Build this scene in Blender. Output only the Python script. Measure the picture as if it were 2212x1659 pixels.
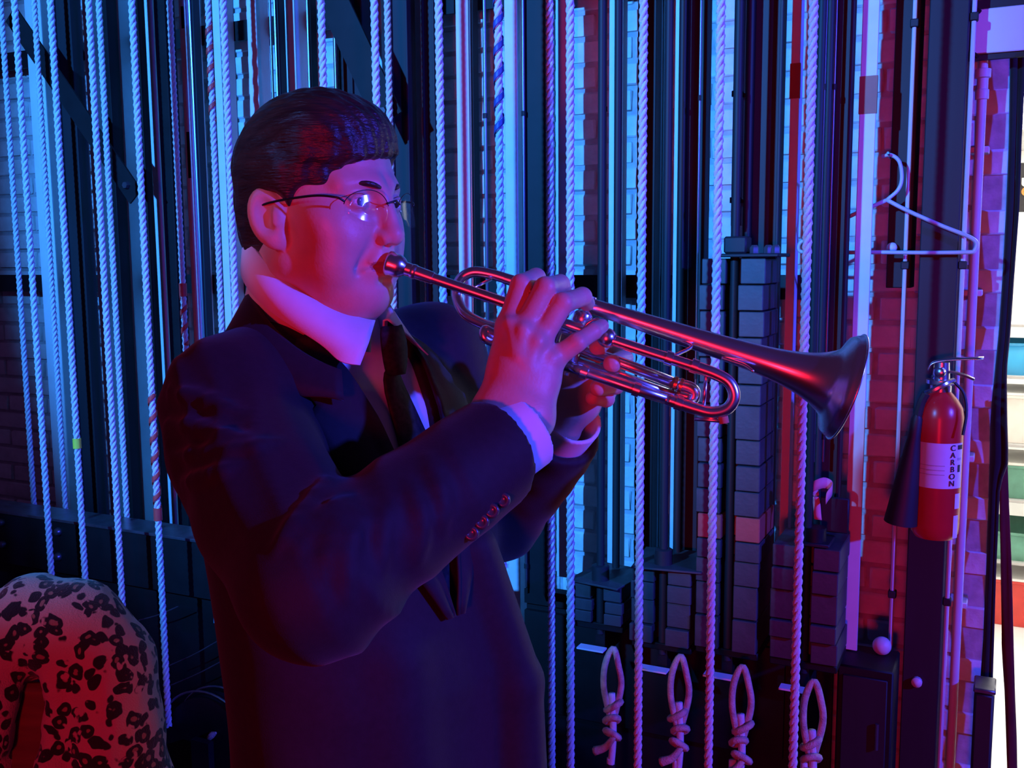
import bpy, math, random
import numpy as np
from mathutils import Vector, Matrix
random.seed(7); np.random.seed(7)
scene = bpy.context.scene
for o in list(bpy.data.objects): bpy.data.objects.remove(o)
COL = scene.collection

# ------------------------------------------------------------------ camera
FPX = 2200.0; YAW = math.radians(26.0); PIT = math.radians(7.0); ROL = math.radians(0.43); CAMH = 1.55
cY, sY, cP, sP, cR, sR = math.cos(YAW), math.sin(YAW), math.cos(PIT), math.sin(PIT), math.cos(ROL), math.sin(ROL)
def lev(v):                      # camera-yaw level frame -> world (wall frame)
    v = np.asarray(v, float)
    return np.stack([v[..., 0]*cY - v[..., 1]*sY, v[..., 0]*sY + v[..., 1]*cY, v[..., 2]], -1)
_r = np.array([1., 0, 0]); _f = np.array([0, cP, -sP]); _u = np.array([0, sP, cP])
_r2 = _r*cR - _u*sR; _u2 = _u*cR + _r*sR
CAM = np.array([0, 0, CAMH])
def L(px, py, z):                # point at optical depth z, level frame
    return CAM + z*(_f + (px-1106)/FPX*_r2 - (py-829.5)/FPX*_u2)
def C(px, py, z): return lev(L(px, py, z))
def W(px, py, D):                # point on the vertical plane y = D, world frame
    d = lev(_f + (px-1106)/FPX*_r2 - (py-829.5)/FPX*_u2)
    return CAM + d*(D/d[1])
cam_d = bpy.data.cameras.new('camera'); cam = bpy.data.objects.new('camera', cam_d); COL.objects.link(cam)
R3 = Matrix([list(lev(_r2)), list(lev(_u2)), list(-lev(_f))]).transposed()
cam.matrix_world = Matrix.Translation(CAM) @ R3.to_4x4()
cam_d.sensor_width = 36.0; cam_d.lens = 36.0*FPX/2212.0; cam_d.clip_start = 0.02
scene.camera = cam
scene.view_settings.view_transform = 'Standard'; scene.view_settings.look = 'None'
scene.view_settings.gamma = 1.0; scene.view_settings.exposure = 0.0
scene.view_settings.use_curve_mapping = False
# ------------------------------------------------------------------ world and stage lamps
w = bpy.data.worlds.new('world'); scene.world = w; w.use_nodes = True
w.node_tree.nodes['Background'].inputs[0].default_value = (0.40, 0.14, 0.70, 1)
w.node_tree.nodes['Background'].inputs[1].default_value = 0.06
def spot(name, loc, aim, color, power, size, blend, rad):
    d = bpy.data.lights.new(name, 'SPOT'); d.color = color; d.energy = power
    d.spot_size = math.radians(size); d.spot_blend = blend; d.shadow_soft_size = rad
    o = bpy.data.objects.new(name, d); COL.objects.link(o); o.location = loc
    o.rotation_euler = (Vector(aim)-Vector(loc)).to_track_quat('-Z', 'Y').to_euler()
    return o
LB, AB = (3.25, 0.7, 2.6), (-0.7, 1.9, 1.35)
spot('blue_stage_lamp', LB, AB, (0.045, 0.06, 1.0), 1200, 70, 0.5, 0.07)
LC, AC = (-1.9, -2.2, 3.0), tuple(C(640, 120, 2.6))
spot('cyan_stage_lamp', LC, AC, (0.035, 0.27, 1.0), 2500, 42.5, 0.5, 0.05)
LR, AR = (0.25, -2.5, 1.2), (-0.35, 2.0, 1.15)
spot('red_stage_lamp', LR, AR, (1.0, 0.008, 0.03), 220, 50, 0.8, 0.22)

# ------------------------------------------------------------------ helpers
ROOT = {}
def empty(name, loc, label, cat, group=None):
    o = bpy.data.objects.new(name, None); COL.objects.link(o); o.location = loc
    o.empty_display_size = 0.05
    ROOT[o.name] = np.array(loc, float); tag(o, label, cat, group); return o
def tag(o, label=None, cat=None, group=None, kind=None):
    if label: o['label'] = label
    if cat: o['category'] = cat
    if group: o['group'] = group
    if kind: o['kind'] = kind
    return o
def npmesh(name, V, Fs, m, parent=None, smooth=True, origin=None, auto=None, mats=None, fmat=None):
    """V world coords (n,3); Fs list/array of faces"""
    V = np.asarray(V, float)
    if parent is not None: off = ROOT[parent.name]
    elif origin is not None: off = np.asarray(origin, float)
    else: off = np.array([(V[:, 0].min()+V[:, 0].max())/2, (V[:, 1].min()+V[:, 1].max())/2, V[:, 2].min()])
    V = V - off
    me = bpy.data.meshes.new(name)
    if isinstance(Fs, np.ndarray):
        n = len(Fs); k = Fs.shape[1]
        me.vertices.add(len(V)); me.vertices.foreach_set('co', V.ravel())
        me.loops.add(n*k); me.loops.foreach_set('vertex_index', Fs.ravel().astype(np.int32))
        me.polygons.add(n); me.polygons.foreach_set('loop_start', np.arange(0, n*k, k, dtype=np.int32))
        me.update(calc_edges=True)
    else:
        me.from_pydata([tuple(v) for v in V], [], Fs)
    me.validate()
    for mm in (mats or [m]): me.materials.append(mm)
    if fmat is not None: me.polygons.foreach_set('material_index', np.asarray(fmat, np.int32))
    if smooth: me.polygons.foreach_set('use_smooth', np.ones(len(me.polygons), bool))
    if auto is not None: me.set_sharp_from_angle(angle=math.radians(auto))
    o = bpy.data.objects.new(name, me); COL.objects.link(o)
    if parent is not None: o.parent = parent; ROOT[o.name] = off
    else: o.location = off; ROOT[o.name] = off
    return o
class MB:
    def __init__(s): s.v = []; s.f = []
    def add(s, V, F):
        b = len(s.v); s.v += [tuple(map(float, x)) for x in V]; s.f += [tuple(i+b for i in q) for q in F]
    def box(s, lo, hi, bev=0.0, M=None):
        lo = np.minimum(lo, hi) if M is None else np.array(lo); hi = np.array(hi, float); lo = np.array(lo, float)
        lo, hi = np.minimum(lo, hi), np.maximum(lo, hi)
        b = min(bev, (hi-lo).min()*0.45)
        if b <= 0:
            V = [(x, y, z) for x in (lo[0], hi[0]) for y in (lo[1], hi[1]) for z in (lo[2], hi[2])]
            F = [(0, 1, 3, 2), (4, 6, 7, 5), (0, 4, 5, 1), (2, 3, 7, 6), (0, 2, 6, 4), (1, 5, 7, 3)]
        else:
            c = (lo+hi)/2; h = (hi-lo)/2; V = []; ix = {}
            for sx in (-1, 1):
                for sy in (-1, 1):
                    for sz in (-1, 1):
                        for a in range(3):
                            q = h - b; q[a] = h[a]
                            ix[(sx, sy, sz, a)] = len(V); V.append(c + q*np.array([sx, sy, sz]))
            F = []
            for a in range(3):
                b1, b2 = (a+1) % 3, (a+2) % 3
                for s0 in (-1, 1):
                    q = []
                    for t1, t2 in ((-1, -1), (1, -1), (1, 1), (-1, 1)):
                        k = [0, 0, 0]; k[a] = s0; k[b1] = t1; k[b2] = t2; q.append(ix[(*k, a)])
                    F.append(q if s0 > 0 else q[::-1])
                for t1 in (-1, 1):
                    for t2 in (-1, 1):
                        k0 = [0, 0, 0]; k1 = [0, 0, 0]; k0[a] = -1; k1[a] = 1
                        k0[b1] = k1[b1] = t1; k0[b2] = k1[b2] = t2
                        q = [ix[(*k0, b1)], ix[(*k1, b1)], ix[(*k1, b2)], ix[(*k0, b2)]]
                        F.append(q if t1*t2 < 0 else q[::-1])
            for sx in (-1, 1):
                for sy in (-1, 1):
                    for sz in (-1, 1):
                        q = [ix[(sx, sy, sz, a)] for a in range(3)]
                        F.append(q if sx*sy*sz > 0 else q[::-1])
        if M is not None: V = [np.array(M @ Vector(v)) for v in V]
        s.add(V, F); return s
    def tube(s, P, r, n=10, cap=True, closed=False):
        P = np.array(P, float); m = len(P); r = np.broadcast_to(np.asarray(r, float), (m,))
        T = np.gradient(P, axis=0) if not closed else np.roll(P, -1, 0)-np.roll(P, 1, 0)
        T /= np.linalg.norm(T, axis=1)[:, None]+1e-12
        ref = np.array([0, 0, 1.]) if abs(T[0][2]) < .9 else np.array([1., 0, 0])
        u = np.cross(T[0], ref); u /= np.linalg.norm(u); V = []
        for i in range(m):
            u = u - T[i]*np.dot(u, T[i]); u /= np.linalg.norm(u); v = np.cross(T[i], u)
            for k in range(n):
                a = 2*math.pi*k/n; V.append(P[i]+r[i]*(u*math.cos(a)+v*math.sin(a)))
        F = []
        for i in range(m if closed else m-1):
            j = (i+1) % m
            for k in range(n): F.append((i*n+k, i*n+(k+1) % n, j*n+(k+1) % n, j*n+k))
        if cap and not closed:
            F.append(tuple(range(n-1, -1, -1))); F.append(tuple((m-1)*n+k for k in range(n)))
        s.add(V, F); return s
    def lathe(s, p0, ax, prof, n=24):     # prof: (t, r)
        ax = np.array(ax, float); ax /= np.linalg.norm(ax); P = [np.array(p0)+ax*t for t, r in prof]
        ref = np.array([0, 0, 1.]) if abs(ax[2]) < .9 else np.array([1., 0, 0])
        u = np.cross(ax, ref); u /= np.linalg.norm(u); v = np.cross(ax, u); V = []; F = []
        for p, (t, r) in zip(P, prof):
            for k in range(n):
                a = 2*math.pi*k/n; V.append(p+r*(u*math.cos(a)+v*math.sin(a)))
        m = len(prof)
        for i in range(m-1):
            for k in range(n): F.append((i*n+k, i*n+(k+1) % n, (i+1)*n+(k+1) % n, (i+1)*n+k))
        if prof[0][1] > 1e-5 and prof[0][1] < 9: F.append(tuple(range(n-1, -1, -1)))
        if prof[-1][1] > 1e-5: F.append(tuple((m-1)*n+k for k in range(n)))
        s.add(V, F); return s
    def ball(s, c, r, n=12, m=8):
        r = np.broadcast_to(np.asarray(r, float), (3,)); V = []; F = []
        for i in range(m+1):
            t = math.pi*i/m
            for k in range(n):
                a = 2*math.pi*k/n; V.append(np.array(c)+r*np.array([math.sin(t)*math.cos(a), math.sin(t)*math.sin(a), math.cos(t)]))
        for i in range(m):
            for k in range(n): F.append((i*n+k, (i+1)*n+k, (i+1)*n+(k+1) % n, i*n+(k+1) % n))
        s.add(V, F); return s
    def grid(s, G):                        # G (n,m,3)
        G = np.asarray(G); n, m = G.shape[:2]
        s.add(G.reshape(-1, 3), [(i*m+j, i*m+j+1, (i+1)*m+j+1, (i+1)*m+j) for i in range(n-1) for j in range(m-1)]); return s
    def build(s, name, m, parent=None, smooth=False, auto=40, origin=None):
        return npmesh(name, s.v, s.f, m, parent, smooth=True, auto=auto if not smooth else None, origin=origin)
def solid(o, t, off=0.0):
    md = o.modifiers.new('thick', 'SOLIDIFY'); md.thickness = t; md.offset = off; return o
def subsurf(o, n=1):
    md = o.modifiers.new('sub', 'SUBSURF'); md.levels = n; md.render_levels = n; return o
def spline(P, n):                          # Catmull-Rom through P
    P = np.array(P, float); Q = np.vstack([2*P[0]-P[1], P, 2*P[-1]-P[-2]]); out = []
    m = len(P)-1
    for t in np.linspace(0, m, n):
        i = min(int(t), m-1); f = t-i; a, b, c, d = Q[i:i+4]
        out.append(.5*((2*b)+(c-a)*f+(2*a-5*b+4*c-d)*f*f+(3*b-a-3*c+d)*f**3))
    return np.array(out)

# ------------------------------------------------------------------ materials
def mat(name, col, rough=.6, metal=0.0, var=0.12, scale=14.0, bump=0.0, bscale=60.0, spec=.5, sheen=0.0, stretch=None):
    m = bpy.data.materials.new(name); m.use_nodes = True; nt = m.node_tree; N = nt.nodes; b = N['Principled BSDF']
    b.inputs['Roughness'].default_value = rough; b.inputs['Metallic'].default_value = metal
    b.inputs['Specular IOR Level'].default_value = spec
    if sheen: b.inputs['Sheen Weight'].default_value = sheen; b.inputs['Sheen Roughness'].default_value = .5
    tc = N.new('ShaderNodeTexCoord'); src = tc.outputs['Object']
    if stretch:
        mp = N.new('ShaderNodeMapping'); mp.inputs['Scale'].default_value = stretch
        nt.links.new(src, mp.inputs['Vector']); src = mp.outputs['Vector']
    n = N.new('ShaderNodeTexNoise'); n.inputs['Scale'].default_value = scale; n.inputs['Detail'].default_value = 5
    nt.links.new(src, n.inputs['Vector'])
    r = N.new('ShaderNodeValToRGB'); c = np.array(col)
    r.color_ramp.elements[0].position = .3; r.color_ramp.elements[1].position = .7
    r.color_ramp.elements[0].color = (*np.clip(c*(1-var), 0, 1), 1); r.color_ramp.elements[1].color = (*np.clip(c*(1+var), 0, 1), 1)
    nt.links.new(n.outputs['Fac'], r.inputs['Fac']); nt.links.new(r.outputs['Color'], b.inputs['Base Color'])
    if bump:
        n2 = N.new('ShaderNodeTexNoise'); n2.inputs['Scale'].default_value = bscale; n2.inputs['Detail'].default_value = 4
        nt.links.new(src, n2.inputs['Vector'])
        bp = N.new('ShaderNodeBump'); bp.inputs['Strength'].default_value = bump; bp.inputs['Distance'].default_value = .004
        nt.links.new(n2.outputs['Fac'], bp.inputs['Height']); nt.links.new(bp.outputs['Normal'], b.inputs['Normal'])
    return m
def emis(name, col, st):
    m = bpy.data.materials.new(name); m.use_nodes = True; b = m.node_tree.nodes['Principled BSDF']
    b.inputs['Base Color'].default_value = (*col, 1); b.inputs['Emission Color'].default_value = (*col, 1); b.inputs['Emission Strength'].default_value = st
    return m
M = dict(
 brick=mat('painted_brick', (.62, .64, .62), .7, var=.14, scale=22, bump=.5, bscale=70),
 mortar=mat('painted_mortar', (.42, .43, .43), .9, var=.2, scale=30, bump=.5),
 steel_pale=mat('pale_painted_steel', (.66, .68, .70), .5, var=.05, scale=18),
 steel_dark=mat('dark_painted_steel', (.018, .018, .021), .55, .0, spec=.3, var=.25, scale=10, stretch=(1, 1, .15)),
 steel_black=mat('black_steel', (.007, .007, .008), .55, .0, spec=.25, var=.3),
 steel_rod=mat('worn_steel_rod', (.16, .16, .18), .32, .8, var=.25, scale=30, stretch=(1, 1, .05)),
 weight=mat('counterweight_steel', (.055, .053, .055), .55, .25, var=.3, scale=16, bump=.2),
 weight_red=mat('red_painted_weight', (.40, .07, .05), .55, .0, var=.2, scale=16, bump=.2),
 rope=mat('white_rope', (.62, .62, .60), .75, var=.10, scale=160, bump=.5, bscale=700, stretch=(1, 1, .25)),
 rope_old=mat('worn_tan_rope', (.50, .40, .32), .85, var=.25, scale=60, bump=.6, bscale=300),
 red_tape=mat('red_tape', (.55, .05, .04), .5, var=.15), blue_tape=mat('dark_blue_tape', (.03, .05, .22), .5),
 yellow_tape=mat('yellow_tape', (.75, .70, .05), .5), brown_tape=mat('rust_red_tape', (.30, .075, .04), .5),
 skin=mat('skin', (.60, .37, .28), .45, var=.08, scale=40, bump=.08, bscale=300, spec=.4),
 lip=mat('lip_skin', (.42, .17, .15), .4, var=.08), 
 hair=mat('dark_brown_hair', (.030, .018, .012), .38, var=.45, scale=30, bump=.5, bscale=120, stretch=(.5, 1.2, 3.2)),
 suit=mat('charcoal_suit_wool', (.015, .014, .018), .70, var=.12, scale=120, bump=.12, bscale=900, spec=.25, sheen=.08),
 shirt=mat('white_shirt_cotton', (.74, .74, .76), .8, var=.03, scale=60, bump=.05, bscale=600),
 tie=mat('dark_patterned_tie', (.016, .017, .022), .7, spec=.2, var=.6, scale=160),
 silver=mat('silver_plate', (.86, .84, .82), .26, 1.0, var=.04, scale=30),
 brass=mat('brass_fitting', (.75, .48, .18), .3, 1.0, var=.08),
 cork=mat('cork', (.45, .26, .13), .9),
 eye=mat('eye_white', (.75, .75, .74), .12, var=.02), iris=mat('brown_iris', (.06, .035, .02), .1),
 wire=mat('dark_wire', (.05, .045, .045), .35, .8), button=mat('dark_button', (.05, .045, .045), .25),
 ext_red=mat('extinguisher_red', (.55, .018, .02), .28, var=.05), ext_lab=mat('paper_label', (.74, .74, .75), .55, var=.04),
 rubber=mat('black_rubber', (.015, .015, .016), .55), chrome=mat('worn_chrome', (.6, .6, .62), .25, 1.0, var=.1),
 plastic_blue=mat('pale_plastic', (.45, .50, .55), .4), conduit=mat('painted_conduit', (.60, .61, .63), .45, var=.05),
 sign=mat('white_sign', (.70, .71, .72), .4, var=.03), ink=mat('black_ink', (.02, .02, .025), .6),
 drape=mat('black_drape', (.010, .009, .010), .95, var=.3, sheen=.1), strap=mat('dark_red_cloth', (.09, .013, .014), .9, var=.25),
 white=mat('white_paint', (.82, .81, .78), .7, var=.03), floor=mat('stage_floor', (.02, .02, .022), .6, var=.3, scale=5),
 floor_pale=mat('pale_vinyl_floor', (.78, .77, .74), .4, var=.06, scale=8), wood=mat('brown_wood', (.17, .07, .04), .5, var=.3, scale=8, stretch=(1, 1, 8)),
 teal=mat('blue_plastic_bin', (.03, .33, .62), .4, var=.05), green=mat('green_plastic', (.10, .28, .20), .5, var=.2), red_box=mat('red_box', (.6, .05, .04), .5),
 grey=mat('grey_metal_shelf', (.45, .45, .44), .45, var=.08), cream=mat('cream_plastic_box', (.75, .73, .66), .5, var=.06),
 pink=mat('pink_cloth', (.75, .32, .36), .8), cyan_tape=mat('cyan_tape', (.06, .45, .60), .6), orange=mat('orange_print', (.85, .25, .05), .5),
 lamp=emis('lit_lamp', (1, .96, .88), 14.0), trousers=mat('black_trousers', (.015, .015, .018), .9, var=.2), shoe=mat('black_leather', (.012, .012, .012), .3),
)
def glass_mat():
    m = bpy.data.materials.new('clear_lens'); m.use_nodes = True; nt = m.node_tree; N = nt.nodes
    out = N['Material Output']; N.remove(N['Principled BSDF']); b = N.new('ShaderNodeBsdfGlossy'); b.inputs['Color'].default_value = (.9, .95, 1, 1)
    b.inputs['Roughness'].default_value = .12
    t = N.new('ShaderNodeBsdfTransparent'); mx = N.new('ShaderNodeMixShader'); mx.inputs[0].default_value = .035
    nt.links.new(t.outputs[0], mx.inputs[1]); nt.links.new(b.outputs[0], mx.inputs[2]); nt.links.new(mx.outputs[0], out.inputs['Surface'])
    return m
M['lens'] = glass_mat()
def leopard():
    m = bpy.data.materials.new('leopard_plush'); m.use_nodes = True; nt = m.node_tree; N = nt.nodes; b = N['Principled BSDF']
    b.inputs['Roughness'].default_value = .85; b.inputs['Sheen Weight'].default_value = .3
    tc = N.new('ShaderNodeTexCoord'); nz = N.new('ShaderNodeTexNoise'); nz.inputs['Scale'].default_value = 26; nz.inputs['Detail'].default_value = 2
    mixv = N.new('ShaderNodeMix'); mixv.data_type = 'VECTOR'; mixv.inputs['Factor'].default_value = .028
    nt.links.new(tc.outputs['Object'], nz.inputs['Vector']); nt.links.new(tc.outputs['Object'], mixv.inputs[4]); nt.links.new(nz.outputs['Color'], mixv.inputs[5])
    v = N.new('ShaderNodeTexVoronoi'); v.inputs['Scale'].default_value = 44; v.inputs['Randomness'].default_value = .8
    nt.links.new(mixv.outputs[1], v.inputs['Vector'])
    r = N.new('ShaderNodeValToRGB'); e = r.color_ramp.elements; r.color_ramp.interpolation = 'EASE'
    tan = (.64, .38, .30, 1); mid = (.38, .18, .12, 1); dk = (.012, .008, .010, 1)
    e[0].position = 0; e[0].color = mid; e[1].position = 1; e[1].color = tan
    for p, c in ((.16, mid), (.22, dk), (.50, dk), (.56, tan)):
        q = e.new(p); q.color = c
    nt.links.new(v.outputs['Distance'], r.inputs['Fac'])
    n2 = N.new('ShaderNodeTexNoise'); n2.inputs['Scale'].default_value = 45; nt.links.new(tc.outputs['Object'], n2.inputs['Vector'])
    r2 = N.new('ShaderNodeValToRGB'); r2.color_ramp.elements[0].position = .62; r2.color_ramp.elements[1].position = .66
    nt.links.new(n2.outputs['Fac'], r2.inputs['Fac'])
    mx = N.new('ShaderNodeMix'); mx.data_type = 'RGBA'; nt.links.new(r2.outputs['Color'], mx.inputs[0])
    nt.links.new(r.outputs['Color'], mx.inputs[6]); mx.inputs[7].default_value = tan
    nt.links.new(mx.outputs[2], b.inputs['Base Color'])
    n3 = N.new('ShaderNodeTexNoise'); n3.inputs['Scale'].default_value = 400; nt.links.new(tc.outputs['Object'], n3.inputs['Vector'])
    bp = N.new('ShaderNodeBump'); bp.inputs['Strength'].default_value = .5; bp.inputs['Distance'].default_value = .004
    nt.links.new(n3.outputs['Fac'], bp.inputs['Height']); nt.links.new(bp.outputs['Normal'], b.inputs['Normal'])
    return m
M['leopard'] = leopard()
# ------------------------------------------------------------------ setting
def plane_box(name, lo, hi, m, kind='structure', label=None, cat=None):
    o = MB().box(lo, hi).build(name, m); 
    if kind: o['kind'] = kind
    if label: tag(o, label, cat)
    return o
DW = 2.65; XL, XR = -3.75, -0.008
tag(plane_box('floor', (-4.5, -3.5, -.1), (4.5, 2.655, 0), M['floor']), 'black painted stage floor under the fly ropes', 'floor')
wall = plane_box('wall_back', (XL, DW-.006, 0), (XR, DW+.2, 3.1), M['mortar'])
tag(wall, 'painted white brick wall behind the ropes and guide bars', 'wall')
# bricks: real pieces, painted over; shared meshes
BV = []
for k in range(7):
    rr = random.Random(k); b = MB().box((-.1, -.012, -.0285), (.1, .012, .0285), .004)
    me_o = b.build('brick', M['brick']); me = me_o.data
    for v in me.vertices:
        v.co.x += rr.uniform(-.003, .003); v.co.z += rr.uniform(-.0022, .0022)
        if v.co.y < 0: v.co.y += rr.uniform(-.003, .002)
    BV.append(me); bpy.data.objects.remove(me_o)
spots_b = []
row = 0; z = .034
while z < 3.05:
    x = XL + (.1 if row % 2 else .205)
    while x < XR-.02:
        spots_b.append((x, z, row)); x += .210
    z += .068; row += 1
def proj(p):
    d = np.asarray(p, float)-CAM; r_, u_, f_ = lev(_r2), lev(_u2), lev(_f); q = d @ f_
    return 1106+FPX*(d @ r_)/q, 829.5-FPX*(d @ u_)/q, q
def vis(x, z):
    px, py, q = proj((x, DW, z))
    if not (-60 < px < 2240 and -40 < py < 1700): return 9
    if 430 < px < 1130 and py > 640: return 5
    if 540 < px < 860 and py > 200: return 5
    if py > 1400: return 4
    return q*.1
order = sorted(spots_b, key=lambda s: vis(s[0], s[1]))
near, rest = order[:300], order[300:]
for x, z, row in near:
    o = bpy.data.objects.new('brick', random.choice(BV)); COL.objects.link(o); o.parent = wall
    xx = min(x, XR-.103)
    o.location = np.array((xx+random.uniform(-.002, .002), DW+random.uniform(-.002, .002), z)) - ROOT[wall.name]
mbk = MB()
for x, z, row in rest:
    if vis(x, z) >= 9: continue
    me = random.choice(BV); xx = min(x, XR-.103); oy = random.uniform(-.002, .002)
    mbk.add([(v.co.x+xx, v.co.y+DW+oy, v.co.z+z) for v in me.vertices], [tuple(p.vertices) for p in me.polygons])
tag(mbk.build('brick_courses', M['brick'], wall), kind='stuff')
# wall battens carrying the guide bars; the upper one is added to darken the wall
for i, zc in enumerate((1.475, 2.26)):
    x1 = -.42 if i == 0 else -.5
    b = MB().box((XL, 2.575, zc-.03), (x1, 2.583, zc+.03)).box((XL, 2.583, zc+.022), (x1, 2.635, zc+.03))
    o = b.build('trim_%d' % (i+1), M['steel_black']); tag(o, ['dark steel angle running along the brick wall behind the guide bars at head height', 'dark steel angle added along the brick wall to shade it high above the player'][i], 'trim', kind='structure')
# ------------------------------------------------------------------ T guide bars
TB = [(72, 60, 34), (207, 400, 17), (268, 440, 18), (341, 450, 17), (405, 260, 17), (475, 260, 15), (545, 100, 20), (627, 100, 21), (812, 100, 24), (901, 290, 26), (1001, 325, 27), (1104, 325, 26), (1213, 180, 26), (1329, 398, 29), (1459, 500, 14), (1714, 300, 19), (1872, 300, 36)]
words = 'first second third fourth fifth sixth seventh eighth ninth tenth eleventh twelfth thirteenth fourteenth fifteenth sixteenth seventeenth eighteenth nineteenth twentieth twenty-first'.split()
for i, (px, py, wd) in enumerate(TB):
    D = 2.5 if i != 16 else 2.39
    p = W(px, py, D); hw = abs(W(px+wd/2, py, D)[0]-p[0]) ; x = p[0]
    z1 = 3.0; z0 = (.10 if px < 1130 else .68) if i != 16 else W(1840, 1405, D)[2]
    t = empty('guide_rail', (x, D, z0), words[i]+' pale upright steel guide bar counted from the left edge of the picture', 'guide bar', 'upright steel guide bars on the brick wall')
    MB().box((x-hw, D, z0), (x+hw, D+.006, z1), .0015).build('flange', M['steel_pale'], t)
    MB().box((x-.004, D+.006, z0), (x+.004, D+(.075 if i != 16 else .035), z1)).build('web', M['steel_pale'], t)
    if i in (15, 16):
        q = W(px, (175, 205)[i-15], D)
        h = .04
        MB().box((x-hw-.0015, D-.002, q[2]-h), (x+hw+.0015, D+.0075, q[2]+h)).build('tape', M['brown_tape'], t)['label'] = 'band of rust red tape'
    if i == 4:
        for (pa, pb) in ((12, 60), (285, 385)):
            za, zb = W(px, pa, D)[2], W(px, pb, D)[2]
            MB().box((x-.006, D-.0015, zb), (x+.005, D, za)).build('slot', M['steel_dark'], t)
# ------------------------------------------------------------------ dark upright arbor frames / channels
CH = [ # px centre at py, width px, D, kind, y0px (top) or None, y1px, label
 (153, 300, 34, 2.40, 'steel_dark', 'dark upright steel channel among the leftmost ropes'),
 (238, 300, 18, 2.42, 'steel_black', 'narrow black upright channel behind the paired ropes on the left'),
 (303, 300, 15, 2.42, 'steel_black', 'narrow black upright channel right of the third guide bar'),
 (361, 300, 20, 2.42, 'steel_black', 'narrow black upright channel left of the fifth guide bar'),
 (424, 300, 10, 2.44, 'steel_dark', 'thin dark strip hugging the slotted guide bar'),
 (598, 100, 12, 2.44, 'steel_dark', 'thin dark upright rod above the back of the player\'s head'),
 (668, 100, 9, 2.44, 'steel_black', 'thin black upright rod above the crown of the player\'s head'),
 (745, 60, 26, 2.38, 'steel_dark', 'dark upright channel above the player\'s forehead'),  # this strip and the next fill in the diagonal shade
 (772, 60, 24, 2.36, 'steel_dark', 'dark blue upright channel left of the paired ropes above the forehead'),
 (866, 200, 34, 2.40, 'steel_dark', 'broad dark upright channel just in front of the player\'s brow'),
 (930, 300, 24, 2.42, 'steel_dark', 'dark upright channel between the player\'s glasses and a twisted rope'),
 (1019, 300, 11, 2.44, 'steel_dark', 'thin dark upright strip above the mouthpiece pipe'),
 (1158, 300, 46, 2.34, 'steel_black', 'broad black upright channel above the player\'s knuckles'),
 (1398, 300, 34, 2.42, 'steel_black', 'black upright channel behind the rope right of the valves'),
 (1428, 300, 14, 2.56, 'steel_dark', 'thin dark upright bar beside a bright sliver of brick'),
 (1500, 300, 46, 2.38, 'steel_dark', 'dark upright channel left of the rope over the tuning slide'),
 (1652, 260, 66, 2.36, 'steel_dark', 'broad dark upright channel above the tall weight stack'),
 (1808, 300, 52, 2.36, 'steel_dark', 'broad dark upright channel above the trumpet bell'),
]
def upright(px, py, wd, D, m, label, z0=.12, z1=3.0, dep=.035):
    p = W(px, py, D); hw = abs(W(px+wd/2, py, D)[0]-p[0]); x = p[0]
    if px > 1130: z0 = .68
    t = empty('steel_channel', (x, D, z0), label, 'steel channel', 'dark upright steel channels of the fly wall')
    if hw > .016:
        MB().box((x-hw, D, z0), (x+hw, D+.004, z1)).build('face_plate', M[m], t)
        for s in (-1, 1):
            MB().box((x+s*hw-.003, D-.008, z0), (x+s*hw+.003, D+dep, z1), .001).build('side_flange', M[m], t)
    else:
        MB().box((x-hw, D, z0), (x+hw, D+.03, z1), .002).build('face_plate', M[m], t)
        MB().tube([(x, D-.004, z0), (x, D-.004, z1)], .004, 8).build('edge_bead', M['steel_rod'], t)
    return t
for a in CH: upright(*a)
# shiny arbor rods
RODS = [(1049, 300, 2.32, 7), (1130, 120, 2.33, 6), (1298, 300, 2.34, 6), (1308, 300, 2.36, 5), (1446, 300, 2.3, 6), (1590, 250, 2.28, 14), (1606, 250, 2.3, 6), (1778, 250, 2.28, 8), (1800, 250, 2.29, 6), (1511, 250, 2.3, 5), (586, 100, 2.4, 5), (723, 60, 2.34, 8)]
rl = ['above the mouthpiece pipe', 'left of the broad black channel over the knuckles', 'left of the bright guide bar behind the valves', 'hard against the bright guide bar behind the valves', 'left of the slim guide bar over the bell tube', 'thickest, right of the rope over the tuning slide', 'thin, right of the thickest rod', 'left of the two rods over the bell flare', 'right of the two rods over the bell flare', 'inside the dark channel left of the tuning slide rope', 'over the back of the player\'s head', 'over the player\'s forehead']
for (px, py, D, wd), l in zip(RODS, rl):
    p = W(px, py, D); r = abs(W(px+wd/2, py, D)[0]-p[0])
    t = empty('arbor_rod', (p[0], D, .70), 'worn steel arbor rod '+l, 'rod', 'worn steel arbor rods')
    z0 = 1.22 if px > 1230 and px < 1560 else (1.62 if 1560 < px < 1700 else (1.1 if px > 1700 else .70))
    MB().tube([(p[0], D, z0), (p[0], D, 3.0)], r, 10).build('shaft', M['steel_rod'], t)
    for zz in (z0+.05, 1.9):
        MB().tube([(p[0], D, zz), (p[0], D, zz+.012)], r*1.5, 8).build('collar', M['steel_dark'], t)
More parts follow.
